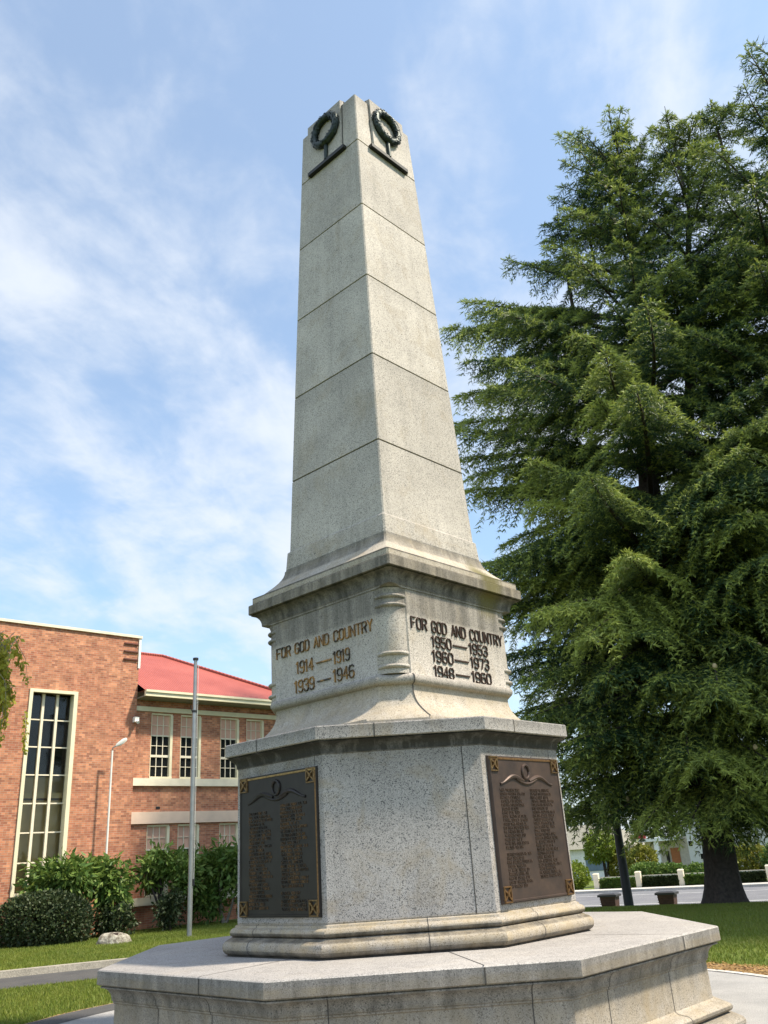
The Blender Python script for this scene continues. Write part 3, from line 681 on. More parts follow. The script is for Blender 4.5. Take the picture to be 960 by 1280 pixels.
# bands wrap in front of the wing wall
band(4.07,4.29,M['cream_band'],'sill_band',.02,-.918); band(2.98,3.32,M['peach_band'],'lintel_band',.03,-.918); band(.74,.95,M['cream_band'],'sill_band',.02,-.918); band(6.32,6.46,M['cream'],'frieze_board',.06,-.918)
mb=MB(); mb.box(-.915,WE+.5,-.42,.3,6.665,6.70); mb.build('soffit',M['soffit'],sch)
mb=MB(); mb.box(-.90,WE+.5,-.52,-.43,6.68,6.80); mb.box(-.90,WE+.54,-.56,-.43,6.80,6.87); mb.build('gutter',M['cream'],sch)
# hip roof
ez=6.86; mb=MB(); rz_=9.0; ry=3.5; mb.add([(-.92,-.5,ez),(WE+.45,-.5,ez),(WE+.45,7.5,ez),(-.92,7.5,ez),(-.92,ry,rz_),(1.75,ry,rz_)],[(0,1,5,4),(1,2,5),(2,3,4,5),(0,3,2,1)])
rf=mb.build('roof',M['roof'],sch)
mb=MB(); mb.tube([(-.9,ry,rz_+.03),(1.75,ry,rz_+.03),(WE+.45,-.5,ez+.05)],.06,6); mb.build('ridge_cap',M['roof'],rf)
def sash(a,b,z0,z1,blind_z,wide=.085,y=.12):
    w=bpy.data.objects.new('window',None); C.objects.link(w); w.parent=sch
    mb=MB(); 
    mb.box(a,b,y+.03,y+.1,z1-.05,z1); mb.box(a,b,y-.02,y+.12,z0,z0+.05); mb.box(b-wide,b,y+.0,y+.18,z0+.05,z1-.05); mb.box(a,a+.04,y+.03,y+.16,z0+.05,z1-.05)
    mb.build('window_frame',M['cream'],w)
    gx0,gx1=a+.04,b-wide; zm=z0+.05+(blind_z-z0-.05)*.5; mb=MB()
    mb.box(gx0,gx1,y+.07,y+.12,blind_z-.02,blind_z+.02); mb.box(gx0,gx1,y+.06,y+.12,zm-.035,zm+.035)
    for k in (1,2):
        x=gx0+(gx1-gx0)*k/3; mb.box(x-.011,x+.011,y+.075,y+.1,z0+.05,z1-.05)
    for z in ((z0+.05+zm)/2,(zm+blind_z)/2,(blind_z+z1-.05)/2): mb.box(gx0,gx1,y+.0755,y+.0995,z-.009,z+.009)
    mb.build('glazing_bars',M['cream_band'],w)
    mb=MB(); mb.add([(gx0,y+.11,z0+.04),(gx1,y+.11,z0+.04),(gx1,y+.11,blind_z),(gx0,y+.11,blind_z)],[(0,1,2,3)]); mb.build('window_pane',M['glass'],w)
    mb=MB(); mb.add([(gx0,y+.105,blind_z),(gx1,y+.105,blind_z),(gx1,y+.105,z1-.04),(gx0,y+.105,z1-.04)],[(0,1,2,3)]); mb.build('blind',M['blind'],w)
for a,b in ups:
    sash(a,b,4.30,6.29,5.60); sash(a,b,.96,2.95,2.25)
# tall stair window
w=bpy.data.objects.new('tall_stair_window',None); C.objects.link(w); w.parent=sch
a,b,c,d=TW; mb=MB(); f=.09
mb.box(a-.05,a+.045,-.04,.06,c-.06,d+.07); mb.box(b-.045,b+.07,-.04,.06,c-.06,d+.07); mb.box(a+.045,b-.045,-.0395,.0595,d-.02,d+.0695); mb.box(a+.045,b-.045,-.05,.10,c-.06,c+.02)
mb.box(b-.035,b-.003,.061,.29,c+.02,d-.02); mb.box(a+.003,a+.03,.061,.29,c+.02,d-.02); mb.build('window_frame',M['cream'],w)
mb=MB(); gx0,gx1=a+.03,b-.035
for k in (1,2):
    x=gx0+(gx1-gx0)*k/3; mb.box(x-.036,x+.036,.17,.25,c+.02,d-.02)
for k in range(1,7):
    z=c+(d-c)*k/7; mb.box(gx0,gx1,.20,.245,z-.017,z+.017)
mb.build('mullions',M['cream_band'],w)
mb=MB(); mb.add([(gx0,.235,c),(gx1,.235,c),(gx1,.235,d),(gx0,.235,d)],[(0,1,2,3)]); mb.build('window_pane',M['clear'],w)
mb=MB(); mb.box(a-.6,b+1.2,.95,1.05,-.1,d+.5,0); mb.box(a-.6,b+1.2,.33,.94,c+2.45,c+2.6,0); mb.box(a-.3,b+.3,.46,.5,c-.3,c+2.4,0)
mb.box(a-.55,b+1,.86,.94,c+3.1,d+1.8,1); 
mb.build('stairwell_interior',[M['ochre_wall'],M['dark_in']],w)
# security light on the corner, pole light on the wall
mb=MB(); mb.box(-1.04,-.90,-.16,-.01,5.93,6.08); mb.tube([(-.97,-.16,5.95),(-.97,-.24,5.90)],[.04,.05],8); mb.build('security_light',M['white'],sch)
lp=thing('floodlight_pole','thin white pole with a small tilted floodlight standing before the brick stair tower','lamp',tuple(BM@Vector((-1.80,-.35,.1))),BR)
mb=MB(); mb.tube([(0,0,0),(0,0,4.92)],[.035,.028],8); mb.build('pole',M['white'],lp,40)
mb=MB(); mb.tube([(0,0,4.90),(.0,-.02,5.0),(.10,-.06,5.06)],.02,6); mb.build('bracket',M['steel'],lp,40)
mb=MB(); mb.rings([[Vector((.08+.10*k+cos(q)*r_*.8, -.08-.04*k, 5.06+.07*k+sin(q)*r_)) for q in [2*pi*j/10 for j in range(10)]] for k,r_ in ((0,.035),(.5,.06),(1.6,.075),(2.4,.055),(2.6,.02))]); mb.build('lamp_head',M['white'],lp,50)
# flagpole
fp=thing('flagpole','slim grey steel flagpole on the lawn in front of the brick school','flagpole',(-4.81,12.88,.1))
mb=MB(); mb.tube([(0,0,0),(0,0,5.4)],[.062,.058],14); mb.tube([(0,0,5.4),(0,0,6.78)],[.05,.047],14); mb.build('pole',M['steel'],fp,40)
mb=MB(); mb.tube([(0,0,5.37),(0,0,5.43)],.068,14); mb.tube([(-.06,-.04,5.40),(-.09,-.06,5.56)],.014,6); mb.build('collar',M['dark_metal'],fp,40)
mb=MB(); mb.tube([(.085,-.02,1.25),(.085,-.02,6.7)],.006,4); mb.build('halyard',M['white'],fp)
mb=MB(); mb.box(.05,.10,-.035,.0,1.15,1.3); mb.build('cleat',M['dark_metal'],fp)
mb=MB(); mb.tube([(0,0,6.78),(0,0,6.84)],.075,14); mb.build('finial_cap',M['dark_metal'],fp,40)
mb=MB(); mb.tube([(0,0,0),(0,0,.03)],.16,12); mb.build('base_flange',M['steel'],fp,40)
# rock with plaque
rk=thing('memorial_rock','low lichen-spotted boulder with a small dark plaque lying on the lawn before the school','rock',(-6.5,12.34,.1))
mb=MB(); rs=[]
for i in range(9):
    k=i/8; r_=cos(k*pi/2)**.6; rs.append([(.42*r_*cos(q)*(1+.12*sin(3*q+k*3)),.27*r_*sin(q)*(1+.1*cos(2*q+k)),-.05+.30*sin(k*pi/2)+.02*sin(5*q+4*k)) for q in [2*pi*j/18 for j in range(18)]])
mb.rings(rs); mb.build('boulder',M['rock'],rk,60)
mb=MB(); mb.box(-.04,.16,-.20,-.185,.08,.2,0,Matrix.Rotation(-.5,4,'X')@Matrix.Translation((0,-.02,-.03))); mb.build('small_plaque',M['lbrown'],rk)
# ------------------------------------------------------------------ foliage tools
def leaf_cloud(P,D,size,w,jit=.5,droop=0,ratio=1):
    """diamond leaves at points P pointing roughly D; returns V,F(4)"""
    N=len(P); D=D+RNG.normal(0,jit,(N,3)); D[:,2]-=droop; D/=np.linalg.norm(D,axis=1)[:,None]+1e-9
    s=np.cross(D,RNG.normal(0,1,(N,3))); s/=np.linalg.norm(s,axis=1)[:,None]+1e-9
    L=size*RNG.uniform(.6,1.3,N)[:,None]; Wd=L*w
    nrm=np.cross(D,s)
    V=np.stack([P,P+D*L*.5+s*Wd+nrm*L*.08,P+D*L,P+D*L*.5-s*Wd+nrm*L*.08],1).reshape(-1,3)
    return V,np.arange(4*N).reshape(-1,4)
def blob_points(N,c,r,shell=.55,lump=.25,seed=0):
    g=np.random.default_rng(seed); d=g.normal(0,1,(N,3)); d/=np.linalg.norm(d,axis=1)[:,None]
    ph=g.uniform(0,6,6); l=1+lump*(np.sin(d[:,0]*5+ph[0])*np.sin(d[:,1]*5+ph[1])+.6*np.sin(d[:,2]*7+ph[2])*np.sin(d[:,0]*9+ph[3]))
    rad=(shell+(1-shell)*g.random(N)**.5)*l
    return np.array(c)+d*rad[:,None]*np.array(r),d
def plant(name,label,cat,loc,blobs,N,size,w,mat,stems=(),bark='pale_bark',group=None,jit=.6,seed=1,lump=.42,shell=.22,droop=.3,base_part='foliage'):
    t_=thing(name,label,cat,loc,0,group); Vs=[];Ds=[]
    tot=sum(b[1][0]*b[1][1] for b in blobs)
    for i,(c,r) in enumerate(blobs):
        P,D=blob_points(int(N*r[0]*r[1]/tot),c,r,shell,lump,seed*17+i); Vs.append(P);Ds.append(D)
    P=np.vstack(Vs);D=np.vstack(Ds); keep=P[:,2]>.0; P=P[keep];D=D[keep]
    V,F=leaf_cloud(P,D*.7,size,w,jit,droop); npmesh(base_part,V,F,M[mat],t_)
    if stems:
        mb=MB()
        for pts,r0,r1 in stems: mb.tube(pts,[r0+(r1-r0)*i/(len(pts)-1) for i in range(len(pts))],7)
        mb.build('stems',M[bark],t_,60)
    return t_
def sl(s,y,z=0.1): 
    v=BM@Vector((s,y,0)); return (v.x,v.y,z)
def stems_for(blobs,rs=(.05,.02),n=3,seed=0):
    r_=random.Random(seed); out=[]
    for c,r in blobs:
        for k in range(n):
            e=Vector(c)+Vector((r_.uniform(-.5,.5)*r[0],r_.uniform(-.5,.5)*r[1],r_.uniform(-.3,.4)*r[2])); m=Vector((e.x*.35+r_.uniform(-.1,.1),e.y*.35,e.z*.45)); out.append(([(r_.uniform(-.06,.06),r_.uniform(-.04,.04),0),m,e],rs[0],rs[1]))
    return out
SH='broadleaf shrubs along the school wall'
bb=[((0,0,1.6),(.75,.55,.42)),((-.35,0,1.25),(.5,.5,.45)),((.4,.1,1.45),(.5,.5,.5))]
plant('broadleaf_shrub','tall leafy shrub in front of the tall stair window','shrub',sl(-3.35,-1.0),bb,2600,.22,.17,'shrub',stems_for(bb,(.05,.02),2,1),group=SH,seed=2)
bb=[((0,0,1.4),(.55,.45,.5)),((.12,-.05,.95),(.4,.4,.45)),((-.4,0,1.7),(.4,.4,.3))]
plant('broadleaf_shrub','leaning shrub with drooping leaves below the floodlight pole','shrub',sl(-2.0,-1.1),bb,2300,.22,.17,'shrub',stems_for(bb,(.045,.018),2,2),group=SH,seed=3,droop=.6)
bb=[((-.15,0,1.8),(.5,.45,.36)),((.35,0,1.55),(.55,.45,.35)),((-.5,0,1.45),(.36,.4,.36)),((.6,0,1.15),(.3,.3,.22))]
plant('broadleaf_shrub','open shrub with dark forked stems showing brick and white sill through it','shrub',sl(-.35,-1.2),bb,2000,.21,.17,'shrub',stems_for(bb,(.05,.02),2,3),bark='bark',group=SH,seed=4)
bb=[((0.1,0,1.6),(.9,.7,.5)),((-.75,0,1.3),(.6,.6,.75)),((.65,0,1.3),(.7,.6,.8)),((-.5,-.1,.65),(.5,.5,.5)),((.9,-.1,.5),(.4,.4,.4))]
plant('broadleaf_shrub','widest bright green shrub behind the flagpole beside the memorial','shrub',sl(1.45,-1.4),bb,5000,.22,.17,'shrub',stems_for(bb[:3],(.05,.02),1,4),group=SH,seed=5)
bb=[((0,0,.5),(.33,.3,.42)),((.1,0,.8),(.2,.2,.25))]
plant('small_bush','small dark bush on the lawn under the open shrub','shrub',sl(-.62,-1.9),bb,1500,.11,.26,'hedge',stems_for(bb,(.03,.015),1,5),bark='bark',seed=6)
bb=[((0,0,.42),(.42,.35,.4)),((-.4,0,.4),(.4,.3,.35))]
plant('small_bush','low dark bush between the clipped hedge and the drooping shrub','shrub',sl(-1.95,-1.7),bb,2000,.10,.26,'hedge',stems_for(bb,(.03,.015),1,6),seed=7)
plant('clipped_hedge','large rounded dark green clipped bush on the lawn at left','hedge',(-8.55,13.55,.1),[((0,0,.55),(1.0,.8,.70)),((-.5,0,.5),(.8,.7,.65)),((.5,.05,.48),(.65,.7,.62))],16000,.075,.32,'hedge',seed=8,lump=.06,shell=.8,droop=0,jit=.8,stems=stems_for([((0,0,.5),(.8,.5,.3))],(.05,.02),4,9),bark='bark')
plant('clipped_hedge','dark clipped bush cut by the left edge of the photo','hedge',(-10.9,13.9,.1),[((0,0,.6),(1.0,.8,.8))],9000,.075,.32,'hedge',seed=9,lump=.08,shell=.8,droop=0,jit=.8,stems=stems_for([((0,0,.5),(.8,.5,.3))],(.05,.02),4,9),bark='bark')
# left edge tree with hanging pale foliage
def hanging_tree(name,label,loc,H,tips,mat,seed,trunk_r=.11):
    r_=random.Random(seed); t_=thing(name,label,'tree',loc); mb=MB(); mb.tube([(0,0,0),(.05,.05,H*.4),(-.05,0,H*.75),(0,0,H)],[trunk_r,trunk_r*.8,trunk_r*.45,.02],8); Ps=[];Ds=[]
    for (x,y,z,n,sp,ln) in tips:
        e=Vector((x,y,z)); s_=Vector((0,0,max(1.2,z-1.2))); m=(s_+e)/2+Vector((0,0,.4)); mb.tube([s_,m,e],[.035,.02,.008],5)
        for k in range(n):
            p=e+Vector((r_.gauss(0,sp),r_.gauss(0,sp),r_.gauss(0,sp*.7))); L_=ln*r_.uniform(.4,1.2); a=r_.uniform(0,2*pi); q=p+Vector((cos(a)*L_*.35,sin(a)*L_*.35,-L_*.85)); mb.tube([p,(p+q)/2+Vector((cos(a)*.06,sin(a)*.06,.05)),q],[.006,.004,.002],3,cap=False)
            nl=int(L_*85)
            for j in range(nl):
                u_=r_.random(); Ps.append(p.lerp(q,u_)+Vector((r_.gauss(0,.02),r_.gauss(0,.02),r_.gauss(0,.02)))); Ds.append((cos(a+r_.uniform(-2,2)),sin(a+r_.uniform(-2,2)),-.8))
    mb.build('trunk',M['pale_bark'],t_,60); V,F=leaf_cloud(np.array([tuple(p) for p in Ps]),np.array(Ds),.07,.3,.4,.3); npmesh('foliage',V,F,M[mat],t_)
hanging_tree('weeping_tree','pale yellow-green hanging foliage of a small tree at the left edge',(-7.36,1.0,-.15),7.2,[(2.0,.15,4.7,110,.24,.7),(1.85,.1,4.25,120,.24,.7),(2.0,-.1,4.4,80,.2,.6),(1.5,-.1,4.9,90,.3,.8),(1.6,.1,3.9,70,.24,.6),(1.0,.3,4.3,40,.4,.9),(1.55,.1,3.55,20,.18,.5),
   (1.75,.1,6.3,10,.16,.5),(1.85,.0,5.75,9,.14,.5),(1.6,.1,6.75,6,.15,.4),(1.3,0,6.2,18,.3,.6),(.4,0,6.0,40,.6,.9),(-.8,.3,5,60,.8,1),(-.3,-.9,5,50,.7,1),(0,1,5.2,50,.7,1)],'birch',3)
# ------------------------------------------------------------------ the big cedar
vv=np.array([.35814766,.93366496]); rr=np.array([.93366,-.358148])   # away from / right of the usual viewpoint
TB=np.array([8.9,14.2]); tz=float(hgt(*TB))
ced=thing('cedar_tree','huge dark green cedar with drooping boughs and thick trunk on the right lawn','tree',(TB[0],TB[1],tz))
def axis_pt(z):
    k=z/27.; lat=1.4*k*k*1.2+.2*sin(z*.4); return np.array([rr[0]*lat,rr[1]*lat,z])
mb=MB(); zs=[-.1,.15,.4,.8,1.5,3,6,9,12,15,18,21,24,26.3]; rd=[.66,.54,.47,.42,.40,.38,.40,.36,.31,.26,.2,.14,.08,.02]
rs=[]
for z,r_ in zip(zs,rd):
    p=axis_pt(max(z,0)); rs.append([(p[0]+cos(q)*r_*(1+.10*sin(5*q+z*.2)*(1 if z<2 else .6)),p[1]+sin(q)*r_*(1+.1*sin(5*q+z*.2)),z) for q in [2*pi*j/18 for j in range(18)]])
mb.rings(rs); 
# second leader to the right
lead=[(p:=axis_pt(5))[:],None]
def lead_pt(z):
    k=max(0,(z-5)/23.); lat=.7+7.4*k**.8; return np.array([rr[0]*lat-vv[0]*.6*k,rr[1]*lat-vv[1]*.6*k,z])
mb.tube([tuple(lead_pt(z)) for z in (5,8,11,14,17,20,23,26,28)],[.28,.26,.24,.21,.18,.14,.10,.05,.02],9)
def interp(z,tab):
    a=np.array(tab); return float(np.interp(z,a[:,0],a[:,1]))
RL=[(1.2,4.0),(2.5,5.0),(5,5.3),(8,5.5),(10.5,5.5),(13,5.6),(15.8,5.7),(18.4,5.4),(19.6,5.9),(20.4,4.6),(21.2,3.0),(22.5,1.7),(24.2,.9),(26.5,.5),(27.5,.2)]
RF=[(1.2,2.8),(2.5,4.0),(5,6.0),(8,6.6),(12,6.4),(15,5.4),(17,4.0),(19,2.8),(21,1.8),(24,1.2),(27,.6)]
RRt=[(1.2,2.6),(2.5,4.0),(5,6.5),(10,8.0),(16,8.0),(20,7.0),(24,5.0),(28,1.5)]
segA=[];segB=[];segT=[];segS=[]   # sprig starts, directions, tip factor
def bough(base,phi,L,rise,sag,dens=1.0,tw=1.0,rad=.07,flat=0):
    d=np.array([cos(phi),sin(phi),0.]); side_=np.array([-sin(phi),cos(phi),0.])
    yaw=RNG.uniform(-.25,.25); bo=RNG.normal(0,.2)
    def pt(t): 
        b=side_*(yaw*L*t*t); return base+d*(L*t)+b+np.array([0,0,rise*t-sag*t*t])
    n=12; pts=[pt(i/(n-1)) for i in range(n)]
    mb.tube([tuple(p) for p in pts],[rad*(1-i/(n-1))+.008 for i in range(n)],5,cap=False)
    step=.24/dens; t=.22 if L>3 else (.14 if L>2 else .05)
    while t<1.0:
        p=pt(t); tang=pt(min(t+.02,1.02))-pt(t-.02); tang/=np.linalg.norm(tang)
        for sg in (-1,1):
            l2=min(2.4,(.42*L*(1.02-t)**.8+.28)*RNG.uniform(.55,1.15))*tw
            ang=RNG.uniform(.75,1.15); dd=tang*cos(ang)+np.array([-tang[1],tang[0],0])*sg*sin(ang); dd[2]+=RNG.uniform(-.12,.12); dd/=np.linalg.norm(dd)
            m=max(3,int(l2/.10))
            tt=(np.arange(m)+.5)/m; q=p+dd*(l2*tt)[:,None]; q[:,2]-= (.45+.5*RNG.random())*l2*tt**2
            td=dd+np.zeros((m,3)); td[:,2]-=.6*tt
            for s2 in (-1,1):
                a2=RNG.uniform(.6,1.2,m); perp=np.array([-dd[1],dd[0],0])*s2
                d3=td*np.cos(a2)[:,None]+perp*np.sin(a2)[:,None]; d3[:,2]-=RNG.uniform(.1,.75,m)
                segA.append(q); segB.append(d3); segT.append(np.clip(bo-.02+.65*(t*.5+tt*.5)**2+RNG.normal(0,.12,m),0,1)); segS.append((.16+.20*(1-tt))*RNG.uniform(.7,1.3,m))
            # little upright/forward tufts along top of the twig, coloured bright as if sunlit
            segA.append(q); segB.append(td+RNG.normal(0,.25,(m,3))+np.array([0,0,.25])); segT.append(np.clip(bo+.45+.8*(t*.6+tt*.4)**1.2+RNG.normal(0,.15,m),0,1)); segS.append(np.full(m,.15))
        # along the bough itself
        k=3; segA.append(p+RNG.normal(0,.03,(k,3))); segB.append(tang+RNG.normal(0,.4,(k,3))+np.array([0,0,.3])); segT.append(np.full(k,.3+.5*t)); segS.append(np.full(k,.14))
        t+=step/L
    # leading shoot
    k=8; tt=np.linspace(.93,1.03,k); segA.append(np.array([pt(x) for x in tt])); segB.append(np.tile(tang,(k,1))+RNG.normal(0,.45,(k,3))); segT.append(np.full(k,.8)); segS.append(np.full(k,.15))
    return pt
tips=[]
NB=190
for i in range(NB):
    k=(i+.5)/NB; zt=1.9+25.3*k**.92; phi=i*2.39996+RNG.uniform(-.3,.3)
    d=np.array([cos(phi),sin(phi)]); lat=d@rr; dep=-d@vv     # dep>0 towards the memorial side
    if dep<-.35 and i%2: continue
    R_=interp(zt,RL) if lat<0 else interp(zt,RRt); Rf=interp(zt,RF) if dep>0 else interp(zt,RF)*.8
    R_=1/np.sqrt((lat/R_)**2+(dep/Rf)**2)
    ax=axis_pt(zt)
    L=R_*RNG.uniform(.80,1.06)
    # lateral shift of the axis must not widen the crown
    L=max(.6,L+ (ax[:2]@rr)*(1 if lat<0 else -1)*abs(lat))
    up=interp(zt,[(1,-.02),(4,.02),(10,.12),(18,.30),(24,.75),(27,1.4)])
    rise=L*(up+.16); sag=L*RNG.uniform(.16,.26)+ (.05*L if zt<9 else 0)
    zb=zt-rise+sag; zb=max(zb,2.6 if zt<8 else 3); 
    if zt<5: rise=(zt+.1)-zb+sag
    base=axis_pt(min(zb,26)); 
    pt=bough(base,phi,L,rise,sag,1.0,1.0,.03+.012*L)
    if dep>-.2: tips.append(pt)
# long layered boughs reaching out towards the memorial side of the crown
for zt,L,a_ in ((15.2,6.2,.10),(17.0,6.3,-.12),(18.6,6.3,.05),(19.9,6.5,.0),(12.6,6.0,.15),(13.9,5.9,-.1),(10.4,5.9,.1),(8.6,5.7,-.05),(7.0,5.6,.2)):
    phi=math.atan2(-rr[1],-rr[0])+a_; up=interp(zt,[(4,.02),(10,.12),(20,.30)]); bough(axis_pt(zt-L*up),phi,L,L*(up+.2),L*.2,1.0,1.15,.10)
# low curtain of hanging boughs
for i in range(150):
    zt=RNG.uniform(1.2,9.5); phi=RNG.uniform(0,2*pi); d=np.array([cos(phi),sin(phi)]); lat=d@rr; dep=-d@vv
    if dep<-.3 and i%2: continue
    R_=interp(zt,RL) if lat<0 else interp(zt,RRt); Rf=interp(zt,RF) if dep>0 else interp(zt,RF)*.8
    R_=1/np.sqrt((lat/R_)**2+(dep/Rf)**2); L=R_*RNG.uniform(.6,1.05); sag=L*.30; zb=max(zt+sag-.05*L,2.8); base=axis_pt(zb)
    pt=bough(base,phi,L,zt-zb+sag,sag,1.0,1.1,.03+.01*L)
    if dep>0: tips.append(pt)
# boughs on the right-hand leader
for i in range(100):
    k=(i+.5)/100; zt=9+19.5*k; phi=i*2.39996+1.1; d=np.array([cos(phi),sin(phi)]); dep=-d@vv; lat=d@rr
    if dep<-.4 and i%2: continue
    L=interp(zt,[(9,4.2),(14,4.6),(20,3.6),(25,2.4),(28.5,.8)])*RNG.uniform(.75,1.1)
    up=interp(zt,[(9,.1),(18,.3),(24,.8),(28,1.5)]); base=lead_pt(min(zt-L*up,27.5)); pt=bough(base,phi,L,L*(up+.16),L*.16,1.0,1.0,.03+.012*L)
    if dep>0: tips.append(pt)
# middle leader fills the skyline between the two tops
mid=lambda z: np.array([rr[0]*(1.0+3.0*max(0,(z-10)/16)),rr[1]*(1.0+3.0*max(0,(z-10)/16)),z])
mb.tube([tuple(mid(z)) for z in (10,14,18,22,25.5)],[.2,.16,.12,.07,.02],8)
for i in range(46):
    k=(i+.5)/46; zt=15+11*k; phi=i*2.39996+.4; d=np.array([cos(phi),sin(phi)]); dep=-d@vv; lat=d@rr
    if dep<-.4 and i%2: continue
    L=interp(zt,[(15,3.6),(20,2.6),(24,1.6),(26,.6)])*RNG.uniform(.75,1.1)
    up=interp(zt,[(15,.2),(24,.7),(28,1.3)]); base=mid(min(zt-L*up,25.3)); pt=bough(base,phi,L,L*(up+.16),L*.2,1.0,1.0,.03+.012*L)
# upright leading shoots along the skyline
for lat,z0,z1,dp in ((1.8,23.4,26.2,0),(.4,22.6,25.6,0),(3.2,23.8,26.0,-.5),(-1.2,20.5,23.4,0),(-.2,21.8,24.3,.3),(4.8,24.5,26.2,0)):
    base=np.array([rr[0]*lat+vv[0]*dp,rr[1]*lat+vv[1]*dp,z0]); 
    for j in range(9):
        q=base+np.array([0,0,(z1-z0)*j/9]); bough(q,j*2.4,.95*(1-j/10.5),.55*(1-j/11),.1,1.4,.8,.02)
    mb.tube([tuple(base-np.array([0,0,1.5])),tuple(base),tuple(base+np.array([.05,0,z1-z0+.3]))],[.07,.05,.01],5)
mb.build('trunk',M['bark'],ced,60)
A=np.vstack(segA);Bd=np.vstack(segB);Tt=np.concatenate(segT);Ss=np.concatenate(segS)
Bd/=np.linalg.norm(Bd,axis=1)[:,None]+1e-9
keep=A[:,2]>1.2+.4*np.sin(A[:,0]*1.7)*np.sin(A[:,1]*1.3); A,Bd,Tt,Ss=A[keep],Bd[keep],Tt[keep],Ss[keep]
print('sprigs',len(A))
K=5; Vs=[];Ts=[]
for k in range(K):
    st=A+Bd*(Ss*k/K*.8)[:,None]; D=Bd+RNG.normal(0,.42,A.shape); D/=np.linalg.norm(D,axis=1)[:,None]
    s_=np.cross(D,RNG.normal(0,1,A.shape)); s_/=np.linalg.norm(s_,axis=1)[:,None]+1e-9
    L_=(Ss*RNG.uniform(.4,.8,len(A)))[:,None]; w_=(.011+.010*RNG.random(len(A)))[:,None]
    Vs.append(np.stack([st-s_*w_,st+s_*w_,st+D*L_],1).reshape(-1,3)); Ts.append(np.repeat(Tt,3))
V=np.vstack(Vs); Tv=np.concatenate(Ts); npmesh('crown',V,np.arange(len(V)).reshape(-1,3),M['cedar'],ced,Tv)
# cones sit on top of boughs
r_=random.Random(4); mbc=None
cm=MB(); cm.rings([[(rad_*cos(q),rad_*sin(q),z) for q in [2*pi*j/10 for j in range(10)]] for z,rad_ in ((0,.015),(.02,.045),(.06,.06),(.1,.052),(.13,.03),(.14,.008))])
first=cm.build('cone',M['cone'],ced,60); first.location=tuple(tips[60](.8)+np.array([0,0,.05])) if len(tips)>60 else (0,0,5)
for i in range(26):
    p=tips[r_.randrange(25,len(tips)-20)](r_.uniform(.6,.95)); c=first.copy(); C.objects.link(c); c.parent=ced; c.location=tuple(p+np.array([0,0,.06]))
ced2=copy_tree(ced); ced2.location=(19.8,6.5,float(hgt(19.8,6.5))); ced2.rotation_euler=(0,0,1.1); ced2['label']='unseen second cedar added to the right to shade the lawn'  # out-of-view copy, added for the shade it throws on the grass
for o_ in (ced,ced2): o_['group']='cedars on the right lawn'
# ------------------------------------------------------------------ bins, post, fence, far side of the street
def gz(p): return float(hgt(p[0],p[1]))
def bin_(r0,n0,lab):
    p=rpt(r0,n0); t_=thing('litter_bin',lab,'bin',(p[0],p[1],gz(p)),math.atan2(RR[1],RR[0]),'litter bins by the street')
    return t_
def cam_r(px_r,n_from,n_to): # keep the bearing seen from the viewing side
    cr,cn=4.8355,-8.6537; return cr+(px_r-cr)*(n_to-cn)/(n_from-cn)
r1=cam_r(-1.96,13.9,22.5); r2=cam_r(-.55,13.9,22.5)
b=bin_(r1,22.5,'brown bin with dark overhanging lid nearest the memorial, left of the dark post')
def frus(mb,h0,h1,z0,z1,mi=0): mb.rings([[(-h0,-h0,z0),(h0,-h0,z0),(h0,h0,z0),(-h0,h0,z0)],[(-h1,-h1,z1),(h1,-h1,z1),(h1,h1,z1),(-h1,h1,z1)]],mi)
mb=MB(); frus(mb,.22,.265,0,.52); 
for k in range(6): mb.box(-.27,.27,-.283+.002*k,-.26,.06+.075*k,.08+.075*k)
mb.build('bin_body',M['rustbin'],b)
mb=MB(); frus(mb,.325,.325,.52,.58); frus(mb,.325,.25,.5815,.62); mb.build('bin_lid',M['darklid'],b)
c=copy_tree(b); p=rpt(r2,22.5); c.location=(p[0],p[1],gz(p)); c['label']='brown bin with dark overhanging lid between the dark post and the cedar trunk'
rp=cam_r(-1.70,14.6,19.0); p=rpt(rp,19.0)
pp=thing('dark_post','dark straight post rising into the cedar boughs between the two bins','post',(p[0],p[1],gz(p)))
mb=MB(); mb.tube([(0,0,-.05),(0,0,1.2),(0,0,3.0)],[.145,.13,.115],12); mb.build('post_shaft',M['pole_dark'],pp,40)
mb=MB(); mb.tube([(0,0,3.0),(0,0,3.06)],.14,12); mb.build('post_cap',M['pole_dark'],pp,40)
# low hedge-filled fence with white posts
fr=[ -10.58,-8.27,-6.02,-3.87,-1.7,.5,2.7,4.9]
an=math.atan2(RR[1],RR[0])
for i,r_0 in enumerate(fr):
    p=rpt(r_0,40.6); lab='white fence post at the %s'%('left end of the low hedge' if i==0 else '')
    labs=['white fence post at the left end of the low clipped hedge','white fence post second from the left, behind the dark post','white fence post third from the left, left of the cedar trunk','white fence post hidden behind the cedar trunk','white fence post right of the cedar trunk','white fence post near the right photo edge','white fence post past the right photo edge','last white fence post on the right']
    t_=thing('fence_post',labs[i],'post',(p[0],p[1],-.80),an,'white posts of the low street fence')
    mb=MB(); mb.box(-.14,.14,-.13,.13,0,.84); mb.rings([[(-.16,-.15,.84),(.16,-.15,.84),(.16,.15,.84),(-.16,.15,.84)],[(-.1,-.1,.9),(.1,-.1,.9),(.1,.1,.9),(-.1,.1,.9)]]); mb.build('post_shaft',M['cream_band'],t_)
